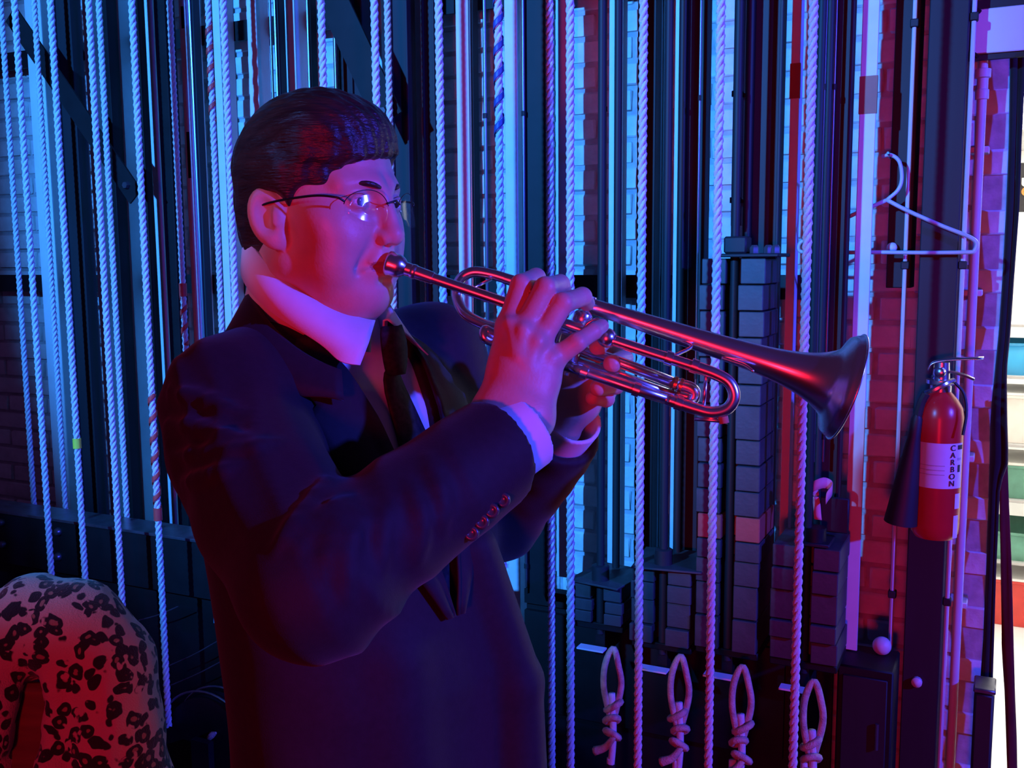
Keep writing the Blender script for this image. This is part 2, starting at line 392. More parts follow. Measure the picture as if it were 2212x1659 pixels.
# flat bars standing in for diagonal shadows (upper left and above the head)
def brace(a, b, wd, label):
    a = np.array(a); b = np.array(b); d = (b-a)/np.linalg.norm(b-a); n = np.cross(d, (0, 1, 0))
    t = empty('diagonal_shadow_bar', tuple(b), label, 'brace', 'dark diagonal bars in place of shadows')
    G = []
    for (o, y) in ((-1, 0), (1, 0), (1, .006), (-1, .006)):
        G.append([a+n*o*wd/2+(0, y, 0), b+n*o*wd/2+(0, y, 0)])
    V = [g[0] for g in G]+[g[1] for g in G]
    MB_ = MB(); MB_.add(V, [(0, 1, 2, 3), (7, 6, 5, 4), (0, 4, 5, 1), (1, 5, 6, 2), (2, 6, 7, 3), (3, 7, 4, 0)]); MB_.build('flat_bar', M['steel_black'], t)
    V2 = [v+n*wd*.5*0 for v in V]
    for q in (a+(b-a)*.06, b-(b-a)*.06): MB().lathe(q+(0, -.012, 0), (0, 1, 0), [(0, .001), (0, .010), (.008, .012), (.012, .012)], 6).build('bolt_head', M['steel_rod'], t)
brace(W(22, 30, 2.30), W(292, 425, 2.30), .062, 'black diagonal bar standing in for a shadow behind the upper left ropes')
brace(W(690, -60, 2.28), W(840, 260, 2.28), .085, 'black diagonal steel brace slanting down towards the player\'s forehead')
# ------------------------------------------------------------------ lock rail on the left
zr = .79
lr = empty('lock_rail', (-2.4, 2.06, 0), 'black steel lock rail behind the lower ends of the left ropes', 'rail')
x0, x1 = -3.4, -1.25
MB().box((x0, 2.06, zr-.16), (x1, 2.07, zr)).build('face_plate', M['steel_black'], lr)
MB().box((x0, 2.055, zr-.003), (x1, 2.16, zr+.005), .001).build('top_flange', M['steel_rod'], lr)
MB().box((x0, 2.09, .02), (x1, 2.10, zr-.16)).build('kick_plate', M['steel_black'], lr)
for (px, py) in ((5, 1128), (8, 1175), (127, 1148), (127, 1202), (455, 1204)):
    p = W(px, py, 2.06); MB().lathe(p, (0, -1, 0), [(0, .013), (.006, .013), (.012, .009), (.014, .001)], 10).build('bolt_head', M['steel_rod'], lr)
for xx in (x0+.02, x1-.06): MB().box((xx, 2.10, 0), (xx+.04, 2.15, zr-.01)).build('post', M['steel_black'], lr)
bx = empty('blackout_board', (-.4, 2.47, 0), 'dark board added to black out the foot of the wall under the hanging knots', 'board')  # added board that blacks out the wall below the weights
xq = W(1800, 1420, 2.44)[0]
MB().box((-1.15, 2.44, 0), (xq, 2.46, .66)).build('panel', M['steel_black'], bx)
MB().box((-1.15, 2.425, .62), (xq, 2.44, .66)).build('cap_strip', M['steel_black'], bx)
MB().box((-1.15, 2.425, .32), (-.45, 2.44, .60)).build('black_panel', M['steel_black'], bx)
# ------------------------------------------------------------------ ropes
RR = .0095; LAY = .0525
def rope_mesh(zlo, zhi, R=RR):
    r = R/2.155*1.08; e = R-r; n = int((zhi-zlo)/LAY*11); V = []; Fa = []
    zz = np.linspace(zlo, zhi, n); S = 6
    for k in range(3):
        th = 2*math.pi*zz/LAY + k*2*math.pi/3
        c = np.stack([e*np.cos(th), e*np.sin(th), zz], -1)
        b0 = len(V)*0 + k*n*S
        er = np.stack([np.cos(th), np.sin(th), 0*th], -1); t = np.stack([-e*np.sin(th)*2*math.pi/LAY, e*np.cos(th)*2*math.pi/LAY, np.ones(n)], -1)
        t /= np.linalg.norm(t, axis=1)[:, None]; bn = np.cross(t, er)
        P = np.stack([c+r*(er*math.cos(a)+bn*math.sin(a)) for a in np.arange(S)*2*math.pi/S], 1)
        V.append(P.reshape(-1, 3)); i = np.arange(n-1)[:, None]*S; j = np.arange(S)[None, :]; j2 = (j+1) % S
        Fa.append(np.stack([i+j, i+j2, i+S+j2, i+S+j], -1).reshape(-1, 4)+b0)
    return np.vstack(V), np.vstack(Fa)
ROPES = [ # px, py, D, bottom py or None, label
 (41, 600, 2.26, None, 'thin white twisted rope nearest the left edge of the picture'),
 (71, 620, 1.95, None, 'white twisted rope second from the left edge, hanging behind the leopard coat'),
 (112, 620, 2.26, None, 'thin white twisted rope third from the left edge'),
 (146, 620, 1.95, None, 'white twisted rope with a small yellow tape mark above the leopard coat'),
 (226, 620, 1.95, None, 'left rope of the close pair above the right side of the leopard coat'),
 (247, 620, 2.18, None, 'right rope of the close pair above the right side of the leopard coat'),
 (316, 620, 1.95, 1568, 'white rope with red tape spiralling down it beside the player\'s elbow'),
 (395, 620, 2.26, 1448, 'thin rope with red tape that passes behind the player\'s near shoulder'),
 (475, 620, 2.30, None, 'thin rope with red stripes high up, left of the player\'s hair'),
 (507, 620, 1.95, None, 'violet lit twisted rope hard against the back of the player\'s collar'),
 (702, 300, 1.95, None, 'white twisted rope rising from the crown of the player\'s head'),
 (811, 120, 1.95, None, 'left rope of the pair rising from the player\'s forehead'),
 (839, 120, 2.26, None, 'right, thinner rope of the pair rising from the player\'s forehead'),
 (957, 620, 1.95, None, 'white twisted rope crossing behind the mouthpiece pipe near the face'),
 (1081, 580, 1.95, None, 'white twisted rope with dark blue spiral tape above the trumpet bow'),
 (1189, 580, 2.12, None, 'thinner greyish rope rising behind the player\'s knuckles'),
 (1232, 580, 1.95, None, 'white twisted rope rising behind the player\'s fingertips'),
 (1386, 580, 1.95, None, 'white twisted rope behind the middle of the trumpet'),
 (1548, 580, 1.95, None, 'white twisted rope behind the curved end of the tuning slide'),
 (1742, 580, 1.95, None, 'thick white twisted rope behind the trumpet bell'),
]
rm = {}
for i, (px, py, D, yb, lab) in enumerate(ROPES):
    p = W(px, py, D); zb = .16 if yb is None else round(float(W(px+ (yb-py)*(1240-px)/18000., yb, D)[2]), 2)
    if zb not in rm:
        V, Fq = rope_mesh(zb, 2.95); o = npmesh('rope', V, Fq, M['rope'], origin=(0, 0, 0)); rm[zb] = o.data; bpy.data.objects.remove(o)
    t = empty('twisted_rope', (p[0], D, zb), lab, 'rope', 'white twisted fly ropes')
    o = bpy.data.objects.new('strands', rm[zb]); COL.objects.link(o); o.parent = t; o.location = (0, 0, -zb)
    o.rotation_euler = (0, 0, 0)
    def spiral(y0, y1, m, pitch=LAY*1.9, wd=.010, x=p[0], D=D, px=px, t=t, nm='spiral_tape'):
        za, zb_ = W(px, y1, D)[2], W(px, y0, D)[2]; n = int((zb_-za)/.0035); G = []
        for s in range(n):
            zz = za+(zb_-za)*s/(n-1); th = 2*math.pi*zz/LAY
            G.append([(x+.0108*math.cos(th+q), D+.0108*math.sin(th+q), zz-.0035*math.sin(q*1.1)) for q in np.linspace(-.62, .62, 5)])
        solid(MB().grid(np.array(G)).build(nm, m, t, smooth=True), .0008)
    def band(y0, y1, m, x=p[0], D=D, px=px, t=t):
        za, zb_ = W(px, y1, D)[2], W(px, y0, D)[2]
        MB().tube([(x, D, za), (x, D, zb_)], .0112, 14).build('tape_band', m, t)
    if i == 3: band(945, 966, M['yellow_tape'])
    if i == 6: spiral(850, 1100, M['red_tape'], wd=.012); band(1094, 1120, M['red_tape'])
    if i == 7: band(612, 640, M['red_tape']); spiral(640, 745, M['red_tape'])
    if i == 8: spiral(30, 262, M['red_tape'], pitch=.11)
    if i == 14: spiral(-30, 300, M['blue_tape'], pitch=.06); 
# floor sheave where the red-taped rope turns
sp = W(360, 1570, 1.99)
sh = empty('tension_pulley', (sp[0]+.12, 2.0, 0), 'dark tension pulley with thin pale rims low between the coat and the player', 'pulley')
c = np.array((sp[0]+.175, 1.99, sp[2]-.03))
for k, (dy, r) in enumerate(((-.03, .175), (.03, .165))):
    th = np.linspace(0, 2*math.pi, 48, endpoint=False)
    MB().tube(np.stack([c[0]+r*np.cos(th), c[1]+dy+0*th, c[2]+r*np.sin(th)], -1), .0032, 6, closed=True).build('rim', M['steel_rod'], sh)
MB().lathe(c+(0, -.025, 0), (0, 1, 0), [(0, .01), (0, .155), (.05, .155), (.05, .01)], 40).build('wheel', M['steel_black'], sh)
MB().box((c[0]-.03, 1.93, 0), (c[0]+.03, 1.95, c[2]+.05)).box((c[0]-.03, 2.04, 0), (c[0]+.03, 2.06, c[2]+.05)).build('bracket', M['steel_black'], sh)
for k, (a, b) in enumerate((((300, 1340), (385, 1310)), ((365, 1438), (470, 1385)), ((365, 1482), (485, 1425)), ((370, 1572), (480, 1505)))):
    pa, pb = W(*a, 2.02), W(*b, 2.02)
    tag(MB().tube(spline([pa, (pa+pb)/2-np.array((0, 0, .004)), pb], 8), .0017, 5).build('wire_cable', M['steel_rod']), words[k]+' thin steel wire from the top among those strung low beside the pulley', 'cable', 'thin steel wires by the pulley')
p = W(480, 1322, 2.05); tag(MB().box(p-(.03, .002, .035), p+(.02, .001, .03)).build('tape_patch', M['cyan_tape']), 'small cyan tape patch behind the player\'s elbow', 'tape')
p = W(457, 1590, 1.96); MB().tube(spline([p+(-.012, 0, -.012), p+(0, 0, .002), p+(.016, 0, .012)], 7), [.004, .007, .008, .009, .008, .006, .003], 8).build('cord_tail', M['rope_old'], sh)
# ------------------------------------------------------------------ counterweights
def weight_mesh(wd, dp, h):
    """slotted steel counterweight: H-shaped outline with a notch front and back"""
    a, s, n = wd/2, .016, dp*.32
    P = [(-a, 0), (-s, 0), (-s, n), (s, n), (s, 0), (a, 0), (a, dp), (s, dp), (s, dp-n), (-s, dp-n), (-s, dp), (-a, dp)]
    V = [(x, y, 0) for x, y in P]+[(x, y, h) for x, y in P]; k = len(P)
    F = [(i, (i+1) % k, (i+1) % k+k, i+k) for i in range(k)]
    for b in (0, k):
        q = [(0, 1, 2, 9, 10, 11), (2, 3, 8, 9), (3, 4, 5, 6, 7, 8)]
        F += [tuple(i+b for i in (f if b else f[::-1])) for f in q]
    return V, F
STK = [('short stack right of the player', 1296, 1262, 1348, 104, 2.2, 3),
       ('second stack right of the player', 1432, 1228, 1392, 130, 2.2, 4),
       ('tall stack behind the tuning slide end', 1574, 556, 1405, 136, 2.2, 15),
       ('broad stack under the trumpet bell', 1742, 1180, 1432, 148, 2.2, 5)]
cnt = 0
for si, (sn, px, y0, y1, wd, D, n) in enumerate(STK):
    pt, pb = W(px-6, y0, D), W(px-6, y1, D); x = W(px-6, 1300, D)[0]
    hw = abs(W(px+wd/2, 1300, D)[0]-W(px-wd/2, 1300, D)[0])
    ar = empty('counterweight_arbor', (x, D+.07, pb[2]-.10), 'steel arbor holding the '+sn, 'arbor', 'counterweight arbors')
    zb = pb[2]
    MB().box((x-hw*.5, D+.01, zb-.018), (x+hw*.5, D+.15, zb-.001), .002).build('bottom_plate', M['steel_black'], ar)
    ztop = pt[2]+.05 if si != 2 else pt[2]+.02
    for yy in (D+.022, D+.128):
        MB().tube([(x, yy, zb-.03), (x, yy, 2.9)], .0095, 10).build('rod', M['steel_dark'], ar)
    MB().box((x-.012, D+.02, zb-.085), (x+.012, D+.13, zb-.018)).build('tie_plate', M['steel_black'], ar)
    q = W(px-20, y1+38, D-.01)
    MB().box((x-.045, D-.02, zb-.062), (x+.022, D+.008, zb-.058)).build('index_card', M['ext_lab'], ar)
    z = zb; hs = []
    rr = random.Random(si+3)
    hs = np.array([rr.choice((1.0, 1.0, 1.35, .8)) for _ in range(n)]); hs = hs/hs.sum()*(pt[2]-pb[2])
    mshare = {}
    for k, h in enumerate(hs):
        V, Fq = weight_mesh(hw-.004*rr.random(), .15, h-.0025)
        dx, dy = rr.uniform(-.003, .003), rr.uniform(-.005, .005)
        red = (si == 2 and k == 4)
        o = npmesh('counterweight', np.array(V)+(x+dx, D+dy, z), Fq, M['weight_red'] if red else M['weight'], smooth=False)
        md = o.modifiers.new('bev', 'BEVEL'); md.width = .0018; md.segments = 1
        lab = ('red painted slotted steel counterweight in the ' if red else words[n-1-k]+' slotted grey counterweight from the top of the ')+sn
        tag(o, lab, 'counterweight', 'slotted steel counterweights'); z += h; cnt += 1
    # spreader plates and collars on top
    if si in (0, 1):
        t = ar
        Mx = Matrix.Translation((x+.008, D+.07, z+.003)) @ Matrix.Rotation(math.radians((-9, 7)[si]), 4, 'Z')
        MB().box((-hw*.56, -.09, -.002), (hw*.56, .08, .003), .001, Mx).build('spreader_plate', M['weight'], t)
        MB().lathe((x, D+.022, z+.006), (0, 0, 1), [(0, .011), (0, .021), (.034, .021), (.036, .018), (.036, .011)], 20).build('collar', M['steel_dark'], t)
    if si == 2:
        t = ar
        MB().box((x-.03, D-.01, z), (x+.10, D+.12, z+.008), .002).box((x-.02, D, z+.008), (x+.03, D+.05, z+.045), .004).build('lock_bracket', M['steel_dark'], t)
        for dx in (.045, .075, .09): MB().lathe((x+dx, D+.01, z+.008), (0, 0, 1), [(0, .010), (.012, .010), (.018, .006), (.018, .001)], 6).build('bolt_head', M['steel_rod'], t)
    if si == 3:
        t = ar; MB().box((x+.012, D+.10, z+.01), (x+.075, D+.11, z+.09), .003).build('lock_plate', M['steel_dark'], t)
        MB().box((x-.02, D+.0, z), (x+.05, D+.08, z+.008), .002).build('clamp_plate', M['steel_dark'], t)
        MB().lathe((x+.015, D+.03, z+.008), (0, 0, 1), [(0, .012), (0, .024), (.03, .024), (.03, .012)], 16).build('collar', M['steel_black'], t)
# rope tails knotted under the arbors
def knot(px, lab, ext, D=2.13, seed=0):
    rr = random.Random(seed); top = W(px, ext[0], D); x, y, zt = top
    pe = W(px+ext[2], ext[1], D)
    t = empty('knotted_rope_end', (pe[0], D, .05), lab, 'rope', 'knotted rope ends under the weights')
    r = .0085
    lp = spline([(x-.004, y, zt-.16), (x-.017, y-.008, zt-.085), (x-.016, y, zt-.03), (x, y+.01, zt+.004), (x+.016, y, zt-.03), (x+.020, y+.008, zt-.085), (x+.002, y+.004, zt-.17)], 30)
    MB().tube(lp, r*.9, 8).build('loop', M['rope_old'], t, smooth=True)
    for k in range(3):
        c = np.array((x+rr.uniform(-.004, .006), y, zt-.13-.035*k)); th = np.linspace(0, 2*math.pi, 20, endpoint=False); rad = .015+.003*rr.random()
        MB().tube(np.stack([c[0]+rad*np.cos(th), c[1]+rad*.8*np.sin(th), c[2]+.012*np.cos(th+k)], -1), r*.9, 7, closed=True).build('hitch', M['rope_old'], t, smooth=True)
    tl = spline([(x, y, zt-.10), (x+.004, y, zt-.20), ((x+pe[0])/2, y, zt-.28), (pe[0], y, pe[2]), (pe[0]+.004, y, .05)], 40)
    MB().tube(tl, r, 8).build('standing_part', M['rope'], t, smooth=True)
    fr = spline([(x+.01, y-.01, zt-.20), (x-.008, y-.02, zt-.225), (x-.034, y-.02, zt-.24)], 10)
    MB().tube(fr, np.linspace(r*.8, r*1.3, 10), 7).build('frayed_tail', M['rope_old'], t, smooth=True)
    if seed in (0, 2):
        MB().tube([tl[18], tl[20]], r*1.25, 10).build('black_band', M['rubber'], t)
knot(1322, 'knotted rope end with a pink frayed tail under the short weight stack', (1408, 1655, -4), seed=0)
knot(1468, 'knotted rope end under the second weight stack', (1425, 1655, -8), seed=1)
knot(1602, 'knotted rope end with a black band under the tall weight stack', (1448, 1655, -20), seed=2)
knot(1757, 'knotted rope end half behind the thick rope under the broad weight stack', (1480, 1655, -20), seed=3)
# ------------------------------------------------------------------ right hand side: post, panels, pipe, hanger, extinguisher, sign
def post(name, px, py, wd, D, dep, y0, y1, m, label, cat):
    p = W(px, py, D); hw = abs(W(px+wd/2, py, D)[0]-p[0]); x = p[0]
    z1 = 3.0 if y0 is None else W(px, y0, D)[2]; z0 = 0.0 if y1 is None else W(px, y1, D)[2]
    t = empty(name, (x, D, z0), label, cat)
    MB().box((x-hw, D, z0), (x+hw, D+.006, z1), .002).build('front_plate', M[m], t)
    for s in (-1, 1): MB().box((x+s*(hw-.003)-.003, D+.006, z0), (x+s*(hw-.003)+.003, D+dep, z1)).build('flange', M[m], t)
    return t, x, hw
t1, _, _ = post('steel_channel', 1952, 300, 54, 2.5, .1, None, 622, 'steel_dark', 'dark steel panel behind the hanger, ending above a patch of white brick', 'panel')
pt_, xp, hwp = post('steel_post', 2030, 500, 84, 2.46, .15, None, None, 'steel_dark', 'dark steel post carrying the fire extinguisher', 'post')
q = W(1980, 1475, 2.45); MB().lathe((q[0], 2.46, q[2]), (0, -1, 0), [(0, .012), (.01, .012), (.016, .006), (.017, .001)], 12).build('bolt_head', M['conduit'], pt_)
for i, (px, py) in enumerate(((1966, 300), (2092, 300))):
    dc = (2.48, 2.475)[i]; p = W(px, py, dc); t = empty('thin_conduit', (p[0], dc, .3), ['thin pipe left of the steel post behind the hanger', 'thin pipe on the right edge of the steel post'][i], 'pipe', 'thin pipes beside the post')
    MB().tube([(p[0], dc, .3), (p[0], dc, 3)], .005, 8).build('pipe', M['conduit'], t)
    for zz in (.75, 1.52, 2.05): MB().box((p[0]-.009, dc-.007, zz), (p[0]+.009, dc+.012, zz+.018), .002).build('clip', M['steel_dark'], t)
p = W(2112, 400, 2.56); t = empty('conduit_pipe', (p[0], 2.56, .0), 'pale upright conduit pipe with a threaded coupling below the white sign', 'pipe')
zt = W(2122, 130, 2.56)[2]
MB().tube([(p[0], 2.56, 0), (p[0], 2.56, W(2120, 195, 2.56)[2])], .0105, 14).build('pipe', M['conduit'], t)
z2 = W(2120, 195, 2.56)[2]
MB().lathe((p[0], 2.56, z2), (0, 0, 1), [(-.02, .0145), (.0, .0145), (.002, .012), (.025, .012), (.027, .017), (.045, .017), (.047, .010), (zt-z2, .009), (zt-z2+.2, .009)], 14).build('coupling', M['conduit'], t)
for yy in (330, 640, 1000, 1320):
    zz = W(2100, yy, 2.56)[2]; MB().box((p[0]-.02, 2.568, zz), (p[0]+.02, 2.64, zz+.014), .002).build('strap_clip', M['conduit'], t)
# white sign plate with clips
ps = [W(2112, 26, 2.53), W(2250, -4, 2.53), W(2238, 98, 2.53), W(2096, 118, 2.53)]
t = empty('sign_plate', tuple(W(2160, 118, 2.53)), 'blank white sign plate held by dark clips at the top right corner', 'sign')
lo = np.array((ps[3][0]+.002, 2.53, ps[3][2])); hi = np.array((ps[1][0], 2.536, ps[0][2]+.006))
MB().box(lo, hi, .002).build('plate', M['sign'], t)
MB().box((lo[0]-.02, 2.537, lo[2]-.012), (hi[0]+.02, 2.55, hi[2]+.02)).build('backing', M['steel_dark'], t)
for cx, cz, s in ((lo[0], lo[2], 1), (hi[0]-.02, lo[2], -1), (lo[0], hi[2], 1), (hi[0]-.02, hi[2], -1)):
    Mx = Matrix.Translation((cx+.006, 2.527, cz)) @ Matrix.Rotation(s*.7, 4, 'Y')
    MB().box((-.012, -.003, -.004), (.012, .006, .004), .001, Mx).build('clip', M['steel_black'], t)
# plastic hanger hanging from a nail on the panel
DH = 2.442
def H(px, py): return W(px, py, DH)
t = empty('coat_hanger', tuple(H(1990, 548)), 'pale blue plastic coat hanger hanging in front of the dark panels', 'hanger')
hk = spline([H(1905, 338), H(1925, 335), H(1943, 350), H(1948, 385), H(1940, 410), H(1916, 432)], 28)
MB().tube(hk, .0042, 8).build('hook', M['plastic_blue'], t, smooth=True)
body = spline([H(1916, 432), H(1960, 455), H(2030, 486), H(2085, 508), H(2104, 518), H(2110, 528), H(2104, 542), H(2090, 545), H(2000, 546), H(1885, 545), H(1780, 546), H(1740, 545), H(1726, 540), H(1728, 526), H(1745, 515), H(1830, 470), H(1916, 432)], 90)
MB().tube(body, .0046, 8).build('triangle_bar', M['plastic_blue'], t, smooth=True)
nail = H(1920, 338); tag(MB().tube([nail+(0, .03, 0), nail+(0, -.02, .006)], .003, 8).tube([nail+(0, .03, 0), (nail[0], 2.50, nail[2])], .0025, 8).build('hook_nail', M['steel_rod']), 'dark nail from which the coat hanger hangs', 'nail')
q = W(1927, 535, 2.488); o = MB().ball(q, (.012, .012, .012)).build('knob', M['conduit'], t1, smooth=True)
# fire extinguisher
DE = 2.375; pb = W(2018, 1158, DE); pt2 = W(2040, 862, DE); rE = abs(W(2075, 1000, DE)[0]-W(1968, 1000, DE)[0])/2
xe = W(2025, 1000, DE)[0]; zb, zs = pb[2], pt2[2]
ex = empty('fire_extinguisher', (xe, DE, zb), 'red fire extinguisher with white label and black horn on the dark post', 'extinguisher')
H_ = zs-zb
MB().lathe((xe, DE, zb), (0, 0, 1), [(0, .002), (0, rE*.8), (.012, rE*.97), (.03, rE), (H_-.04, rE), (H_-.018, rE*.93), (H_+.0, rE*.72), (H_+.015, rE*.45), (H_+.035, rE*.3), (H_+.04, .002)], 36).build('cylinder', M['ext_red'], ex)
za, zl = W(2020, 1045, DE)[2], W(2030, 950, DE)[2]
th = np.linspace(math.radians(-165), math.radians(-18), 30)
G = np.array([[(xe+(rE+.0012)*math.cos(a), DE+(rE+.0012)*math.sin(a), zz) for zz in np.linspace(za, zl, 6)] for a in th])
lb = MB().grid(G).build('label', M['ext_lab'], ex, smooth=True)
def curved_rect(a0, a1, z0, z1, off, nm, m, par):
    th = np.radians(np.linspace(a0, a1, 8))
    return MB().grid(np.array([[(xe+(rE+off)*math.cos(a), DE+(rE+off)*math.sin(a), zz) for zz in (z0, (z0+z1)/2, z1)] for a in th])).build(nm, m, par, smooth=True)
hh = zl-za
curved_rect(-38, -20, za+hh*.86, za+hh*.96, .0018, 'print_block', M['ink'], lb)
curved_rect(-36, -27, za+hh*.36, za+hh*.52, .0018, 'pictogram', M['ink'], lb)
curved_rect(-38, -24, za+hh*.62, za+hh*.68, .0018, 'small_print', M['grey'], lb)
for k in range(3): curved_rect(-135, -70, za+hh*(.3+.1*k), za+hh*(.315+.1*k), .0018, 'small_print', M['grey'], lb)
s1 = curved_rect(-40, -22, za-.045, za-.012, .0016, 'sticker', M['ext_lab'], ex); s2 = curved_rect(-42, -26, za-.11, za-.06, .0016, 'sticker', M['ext_lab'], ex)
for k, ch in enumerate('CARBON'):
    cu = bpy.data.curves.new('letter', 'FONT'); cu.body = ch; cu.size = hh*.175; cu.extrude = .0003; cu.align_x = 'CENTER'; cu.align_y = 'CENTER'; cu.offset = .0001
    to = bpy.data.objects.new('tmp', cu); COL.objects.link(to); dg = bpy.context.evaluated_depsgraph_get(); me = bpy.data.meshes.new_from_object(to.evaluated_get(dg)); bpy.data.objects.remove(to)
    me.materials.clear(); me.materials.append(M['ink']); me.name = 'letter'
    o = bpy.data.objects.new('letter', me); COL.objects.link(o); o.parent = lb
    a = math.radians(-52); o.location = np.array((xe+(rE+.0028)*math.cos(a), DE+(rE+.0028)*math.sin(a), za+hh*(.9-.157*k)))-ROOT[ex.name]
    o.rotation_euler = (math.radians(90), 0, a+math.radians(90))
neck = np.array((xe, DE, zs+.03))
MB().lathe(neck, (0, 0, 1), [(-.02, .022), (0, .022), (.004, .03), (.012, .03), (.014, .018), (.05, .016), (.052, .001)], 18).build('valve_body', M['chrome'], ex)
MB().lathe(neck+(-.0, -.02, .03), (-.2, -1, 0), [(0, .011), (.012, .011), (.014, .009), (.015, .001)], 18).build('gauge', M['chrome'], ex)
lev_a, lev_b = W(2008, 790, DE-.02), W(2120, 778, DE-.02)
def strip(pts, wd, th_, nm, m, par):
    P = spline(pts, 14); G = []
    for p in P: G.append([p+(0, -wd/2, 0), p+(0, -wd*.17, th_), p+(0, wd*.17, th_), p+(0, wd/2, 0)])
    return solid(MB().grid(np.array(G)).build(nm, m, par, smooth=True), .002)
strip([W(2005, 800, DE), W(2015, 785, DE), W(2050, 778, DE), W(2125, 775, DE)], .022, .004, 'carry_handle', M['chrome'], ex)
strip([W(2012, 812, DE), W(2040, 800, DE), W(2080, 808, DE), W(2105, 818, DE)], .018, -.004, 'squeeze_lever', M['steel_rod'], ex)
MB().tube(spline([W(2060, 822, DE-.02), W(2040, 830, DE-.04), W(2018, 842, DE-.045), W(2000, 850, DE-.04)], 14), .0065, 8).build('swivel_arm', M['chrome'], ex)
MB().tube(spline([W(2000, 850, DE-.04), W(1990, 870, DE-.04), W(1982, 900, DE-.04)], 8), .009, 8).build('elbow', M['rubber'], ex)
a, b = W(1982, 895, DE-.04), W(1946, 1128, DE-.03)
MB().lathe(a, b-a, [(0, .008), (.01, .012), (.05, .0135), (.10, .020), (.17, .028), (np.linalg.norm(b-a), .036), (np.linalg.norm(b-a), .030), (.1, .012)], 22).build('discharge_horn', M['rubber'], ex)
MB().tube(spline([W(2062, 826, DE-.03), W(2082, 850, DE-.03), W(2088, 890, DE-.04), W(2080, 940, DE-.05)], 12), .0035, 6).build('retaining_cord', M['rubber'], ex)
MB().box((xe-.05, DE+rE-.01, zs-.06), (xe+.05, 2.459, zs-.03)).build('wall_bracket', M['steel_dark'], ex)
# pink ribbon, ball, black cabinet at the foot of the guide bar
q = W(1778, 1060, 2.28); t = empty('pink_ribbon', tuple(q-(0, 0, .05)), 'crumpled pink ribbon tied above the broad weight stack', 'ribbon')
G = [[q+np.array((.018*math.cos(a)*(1+.3*math.sin(3*a)), .012*math.sin(a*2)-.01, .02*math.sin(a)+dz)) for dz in (-.012, .012)] for a in np.linspace(-1, 4.2, 16)]
solid(subsurf(MB().grid(np.array(G)).build('bow', M['pink'], t, smooth=True)), .001)
G = [[q+np.array((-.014+.008*s+dx, -.014+.004*math.sin(5*s), -.012-.05*s)) for dx in (-.008, .008)] for s in np.linspace(0, 1, 8)]
solid(MB().grid(np.array(G)).build('tail', M['pink'], t, smooth=True), .001)
bc = W(1905, 1395, 2.40); tag(MB().ball(bc, .021, 20, 14).build('foam_ball', M['conduit'], smooth=True), 'small pale ball on the black cabinet', 'ball')
bx = empty('black_cabinet', (bc[0]-.02, 2.36, 0), 'black metal cabinet standing below the pale ball', 'cabinet')
zc = bc[2]-.0205; xa, xb = W(1815, 1420, 2.34)[0], W(1936, 1420, 2.34)[0]
MB().box((xa, 2.30, 0), (xb, 2.44, zc), .004).build('body', M['steel_black'], bx)
MB().box((xa+.012, 2.294, .08), (xb-.012, 2.30, zc-.02), .002).build('door', M['steel_dark'], bx)
MB().tube([(xb-.03, 2.288, zc-.18), (xb-.03, 2.288, zc-.12)], .004, 8).build('handle', M['steel_rod'], bx)
# ------------------------------------------------------------------ doorway: drape, strap, lit store room
xd = .035
dp = empty('black_drape', (.02, 2.6, 0), 'narrow black drape hanging down the edge of the bright doorway', 'drape')
rows = [(-60, 2186, 2222), (150, 2184, 2214), (300, 2182, 2206), (450, 2176, 2202), (600, 2168, 2190), (720, 2160, 2181), (800, 2152, 2173), (900, 2142, 2174), (1000, 2140, 2177), (1050, 2139, 2158), (1240, 2132, 2149), (1480, 2118, 2142), (1760, 2100, 2136)]
G = []
zs_ = np.linspace(W(2180, -60, 2.60)[2], W(2120, 1760, 2.60)[2], 60)
ry = [r[0] for r in rows]
for zz in zs_:
    py = proj((.02, 2.6, zz))[1]; a = W(np.interp(py, ry, [r[1] for r in rows]), py, 2.60)[0]; b = W(np.interp(py, ry, [r[2] for r in rows]), py, 2.60)[0]
    a = min(a, b-.012)
    G.append([(a+(b-a)*s, 2.6+.008*math.sin(s*9+zz*1.5)*(1-.5*s)+.006*math.sin(zz*14), zz) for s in np.linspace(0, 1, 9)])
G.insert(0, [(x, y, 3.0) for x, y, z in G[0]]); G.append([(x, y, .03) for x, y, z in G[-1]])
solid(MB().grid(np.array(G)).build('cloth', M['drape'], dp, smooth=True), .006)
st = empty('hanging_strap', tuple(W(2182, 1640, 2.622)), 'dark red cloth strap hanging across the bright doorway floor', 'strap')
sr = [(860, 2152, 2170), (1000, 2158, 2176), (1200, 2162, 2184), (1400, 2164, 2190), (1500, 2171, 2192), (1600, 2174, 2196), (1760, 2178, 2199)]
G = []
for py in np.linspace(860, 1760, 28):
    a, b = W(np.interp(py, [r[0] for r in sr], [r[1] for r in sr]), py, 2.622), W(np.interp(py, [r[0] for r in sr], [r[2] for r in sr]), py, 2.622)
    G.append([a+(b-a)*s+(0, .004*math.sin(s*4+py*.01), 0) for s in (0, .33, .66, 1)])
solid(MB().grid(np.array(G)).build('webbing', M['strap'], st, smooth=True), .003)
q = W(2128, 1500, 2.48); o = empty('black_case', (q[0], 2.52, 0), 'black case with a pale lid edge beside the doorway', 'case')
xa, xb = W(2104, 1500, 2.48)[0], W(2149, 1500, 2.48)[0]
MB().box((xa, 2.48, 0), (xb, 2.56, q[2]), .006).build('body', M['rubber'], o); MB().box((xa-.002, 2.478, q[2]), (xb+.002, 2.562, q[2]+.012), .003).build('lid', M['steel_rod'], o)
